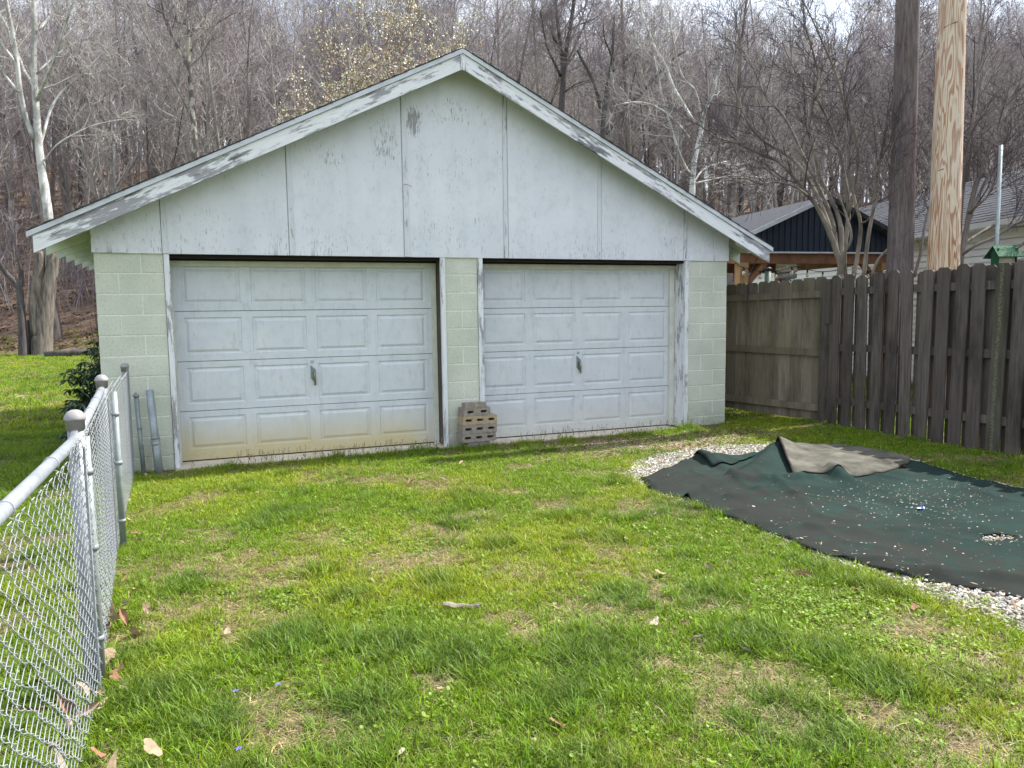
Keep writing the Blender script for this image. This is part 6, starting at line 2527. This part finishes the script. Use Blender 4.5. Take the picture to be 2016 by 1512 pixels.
# drift of big dry leaves along the near fence foot
for i in range(75):
    f = RL.rand()
    y0 = -6.9 + 2.9 * f
    x0 = .52 + RL.normal(-.02, .10) + (.04 if f < .5 else 0)
    nm = ['tan', 'brown', 'rust', 'pale', 'tan'][RL.randint(5)]
    o = link('fallen_leaf', lm[nm][RL.randint(4)], None, (x0, y0, float(gz(x0, y0)) + RL.uniform(.02, .10)))
    s_ = RL.uniform(.035, .085)
    o.scale = (s_, s_, s_)
    o.rotation_euler = (RL.normal(0, .8), RL.normal(0, .8), RL.uniform(0, 6.28))
    tag(o, '%s dry leaf in the drift along the near fence foot' % {'tan': 'tan', 'brown': 'dark brown', 'rust': 'rusty', 'pale': 'pale'}[nm], 'leaf', 'dry leaves drifted along the fence foot')
for i in range(26):
    y0 = RL.uniform(-3.9, -.2)
    x0 = .42 + (-.2) * (y0 + 3.9) / 3.9 + RL.normal(.06, .07)
    nm = ['tan', 'brown', 'pale'][RL.randint(3)]
    o = link('fallen_leaf', lm[nm][RL.randint(4)], None, (x0, y0, float(gz(x0, y0)) + .03))
    s_ = RL.uniform(.02, .04)
    o.scale = (s_, s_, s_)
    o.rotation_euler = (RL.normal(0, .4), RL.normal(0, .4), RL.uniform(0, 6.28))
    tag(o, '%s dry leaf at the foot of the farther fence stretch' % {'tan': 'tan', 'brown': 'brown', 'pale': 'pale'}[nm], 'leaf', 'dry leaves under the farther fence stretch')
for i in range(34):
    x0, y0 = RL.uniform(6.7, 8.2), RL.uniform(-.9, .6)
    if i > 16:
        x0, y0 = RL.uniform(4.2, 8.0), RL.uniform(-1.5, -.25)
    if x0 < W + .1 and y0 > -.1:
        y0 = -.2
    nm = ['tan', 'brown', 'rust'][RL.randint(3)]
    o = link('fallen_leaf', lm[nm][RL.randint(4)], None, (x0, y0, float(gz(x0, y0)) + .03))
    s_ = RL.uniform(.025, .055)
    o.scale = (s_, s_, s_)
    o.rotation_euler = (RL.normal(0, .4), RL.normal(0, .4), RL.uniform(0, 6.28))
    tag(o, '%s dry leaf near the garage right corner and mossy fence' % {'tan': 'tan', 'brown': 'brown', 'rust': 'rusty'}[nm], 'leaf', 'dry leaves by the garage right corner')

for i in range(60):
    x0, y0 = RL.uniform(.9, 5.2), RL.uniform(-6.0, -1.2)
    if i > 48:
        x0, y0 = RL.uniform(-4.5, -.6), RL.uniform(1.5, 14)
    nm = ['tan', 'brown', 'rust', 'pale', 'brown'][RL.randint(5)]
    if x0 > 4.4 and y0 < -2:
        x0 = RL.uniform(1, 4.3)
    o = link('fallen_leaf', lm[nm][RL.randint(4)], None, (x0, y0, float(gz(x0, y0)) + .035))
    s_ = RL.uniform(.012, .026)
    o.scale = (s_, s_, s_)
    o.rotation_euler = (RL.normal(0, .5), RL.normal(0, .5), RL.uniform(0, 6.28))
    w_ = {'tan': 'tan', 'brown': 'brown', 'rust': 'rusty', 'pale': 'pale'}[nm]
    tag(o, 'tiny %s leaf fragment caught in the lawn grass' % w_ if i <= 48 else 'tiny %s leaf on the grass left of the garage' % w_, 'leaf', 'leaf fragments in the lawn' if i <= 48 else 'leaves on the grass left of the garage')

# strip of bark lying on the lawn
p = onz(908, 1194, .06)
bk = thing('bark_strip', 'grey strip of bark lying on the lawn below centre', 'bark', p)
mb = MB()
n_ = 12
P = np.zeros((n_, 4, 3))
for i in range(n_):
    t_ = i / (n_ - 1)
    w = .012 * (1 + .5 * math.sin(7 * t_)) * (.5 + math.sin(math.pi * min(t_ + .15, 1)))
    for j in range(4):
        s_ = j / 3 * 2 - 1
        P[i, j] = ((t_ - .5) * .19, s_ * w + .004 * math.sin(9 * t_), .012 - .010 * s_ * s_ + .004 * math.sin(14 * t_))
o = mb.grid(P).build('bark_shell', m_plain('grey_bark_strip', (.20, .175, .14), .9, .35, 50, bump=.6), bk)
sm = o.modifiers.new('thick', 'SOLIDIFY')
sm.thickness = .004
bk.rotation_euler = (0, .05, -YAW - .10)
MB().tube([(.06, .01, .012), (.09, .012, .02), (.105, .02, .016)], .004, 5).build('bark_splinter', M['bark_grey'], bk)

# violets
mv = m_plain('violet_petal', (.16, .13, .45), .6, .2, 60, bump=0)
for i, (px, py, lb) in enumerate([(547, 1347, 'small violet flower in the left foreground grass, nearest the middle'), (464, 1360, 'small violet flower closer to the fence post'), (470, 1474, 'lowest small violet flower at the bottom left of the lawn')]):
    p = onz(px, py, .075)
    v_ = thing('violet', lb, 'flower', p)
    MB().tube([(0, 0, -.07), (.004, 0, -.03), (0, 0, 0)], .0012, 4).build('stem', m_plain('violet_stem', (.08, .13, .03)), v_)
    for k in range(5):
        a = 2 * math.pi * k / 5 + .3
        r = .0075
        c_ = Vector((math.cos(a) * r, math.sin(a) * r, .002))
        V = [(0, 0, 0), (c_.x * 1.2 - .5 * c_.y, c_.y * 1.2 + .5 * c_.x, .003), (c_.x * 2.0, c_.y * 2.0, .001), (c_.x * 1.2 + .5 * c_.y, c_.y * 1.2 - .5 * c_.x, .003)]
        MB().add(V, [(0, 1, 2, 3)]).build('petal', mv, v_)
# crushed blue-white wrapper on the carpet
p = onz(1813, 1008, .06)
wr = thing('wrapper', 'crumpled blue and white scrap lying on the green carpet', 'scrap', (p[0], p[1], float(tarp_h(np.array([p[0]]), np.array([p[1]]))[0])))
mb = MB()
rng = np.random.RandomState(2)
P = np.zeros((5, 4, 3))
for i in range(5):
    for j in range(4):
        P[i, j] = ((i - 2) * .016, (j - 1.5) * .012, .012 + rng.uniform(-.008, .012))
mb.grid(P).build('wrapper_sheet', m_plain('blue_wrapper', (.05, .10, .28), .4, .5, 60, .5), wr)
mb = MB()
for i in range(3):
    for j in range(4):
        P[i, j] = ((i - 3.2) * .012, (j - 1.5) * .010, .016 + rng.uniform(-.006, .008))
mb.grid(P[:3]).build('wrapper_end', m_plain('white_wrapper', (.7, .7, .7), .4, .1, 60, .5), wr)
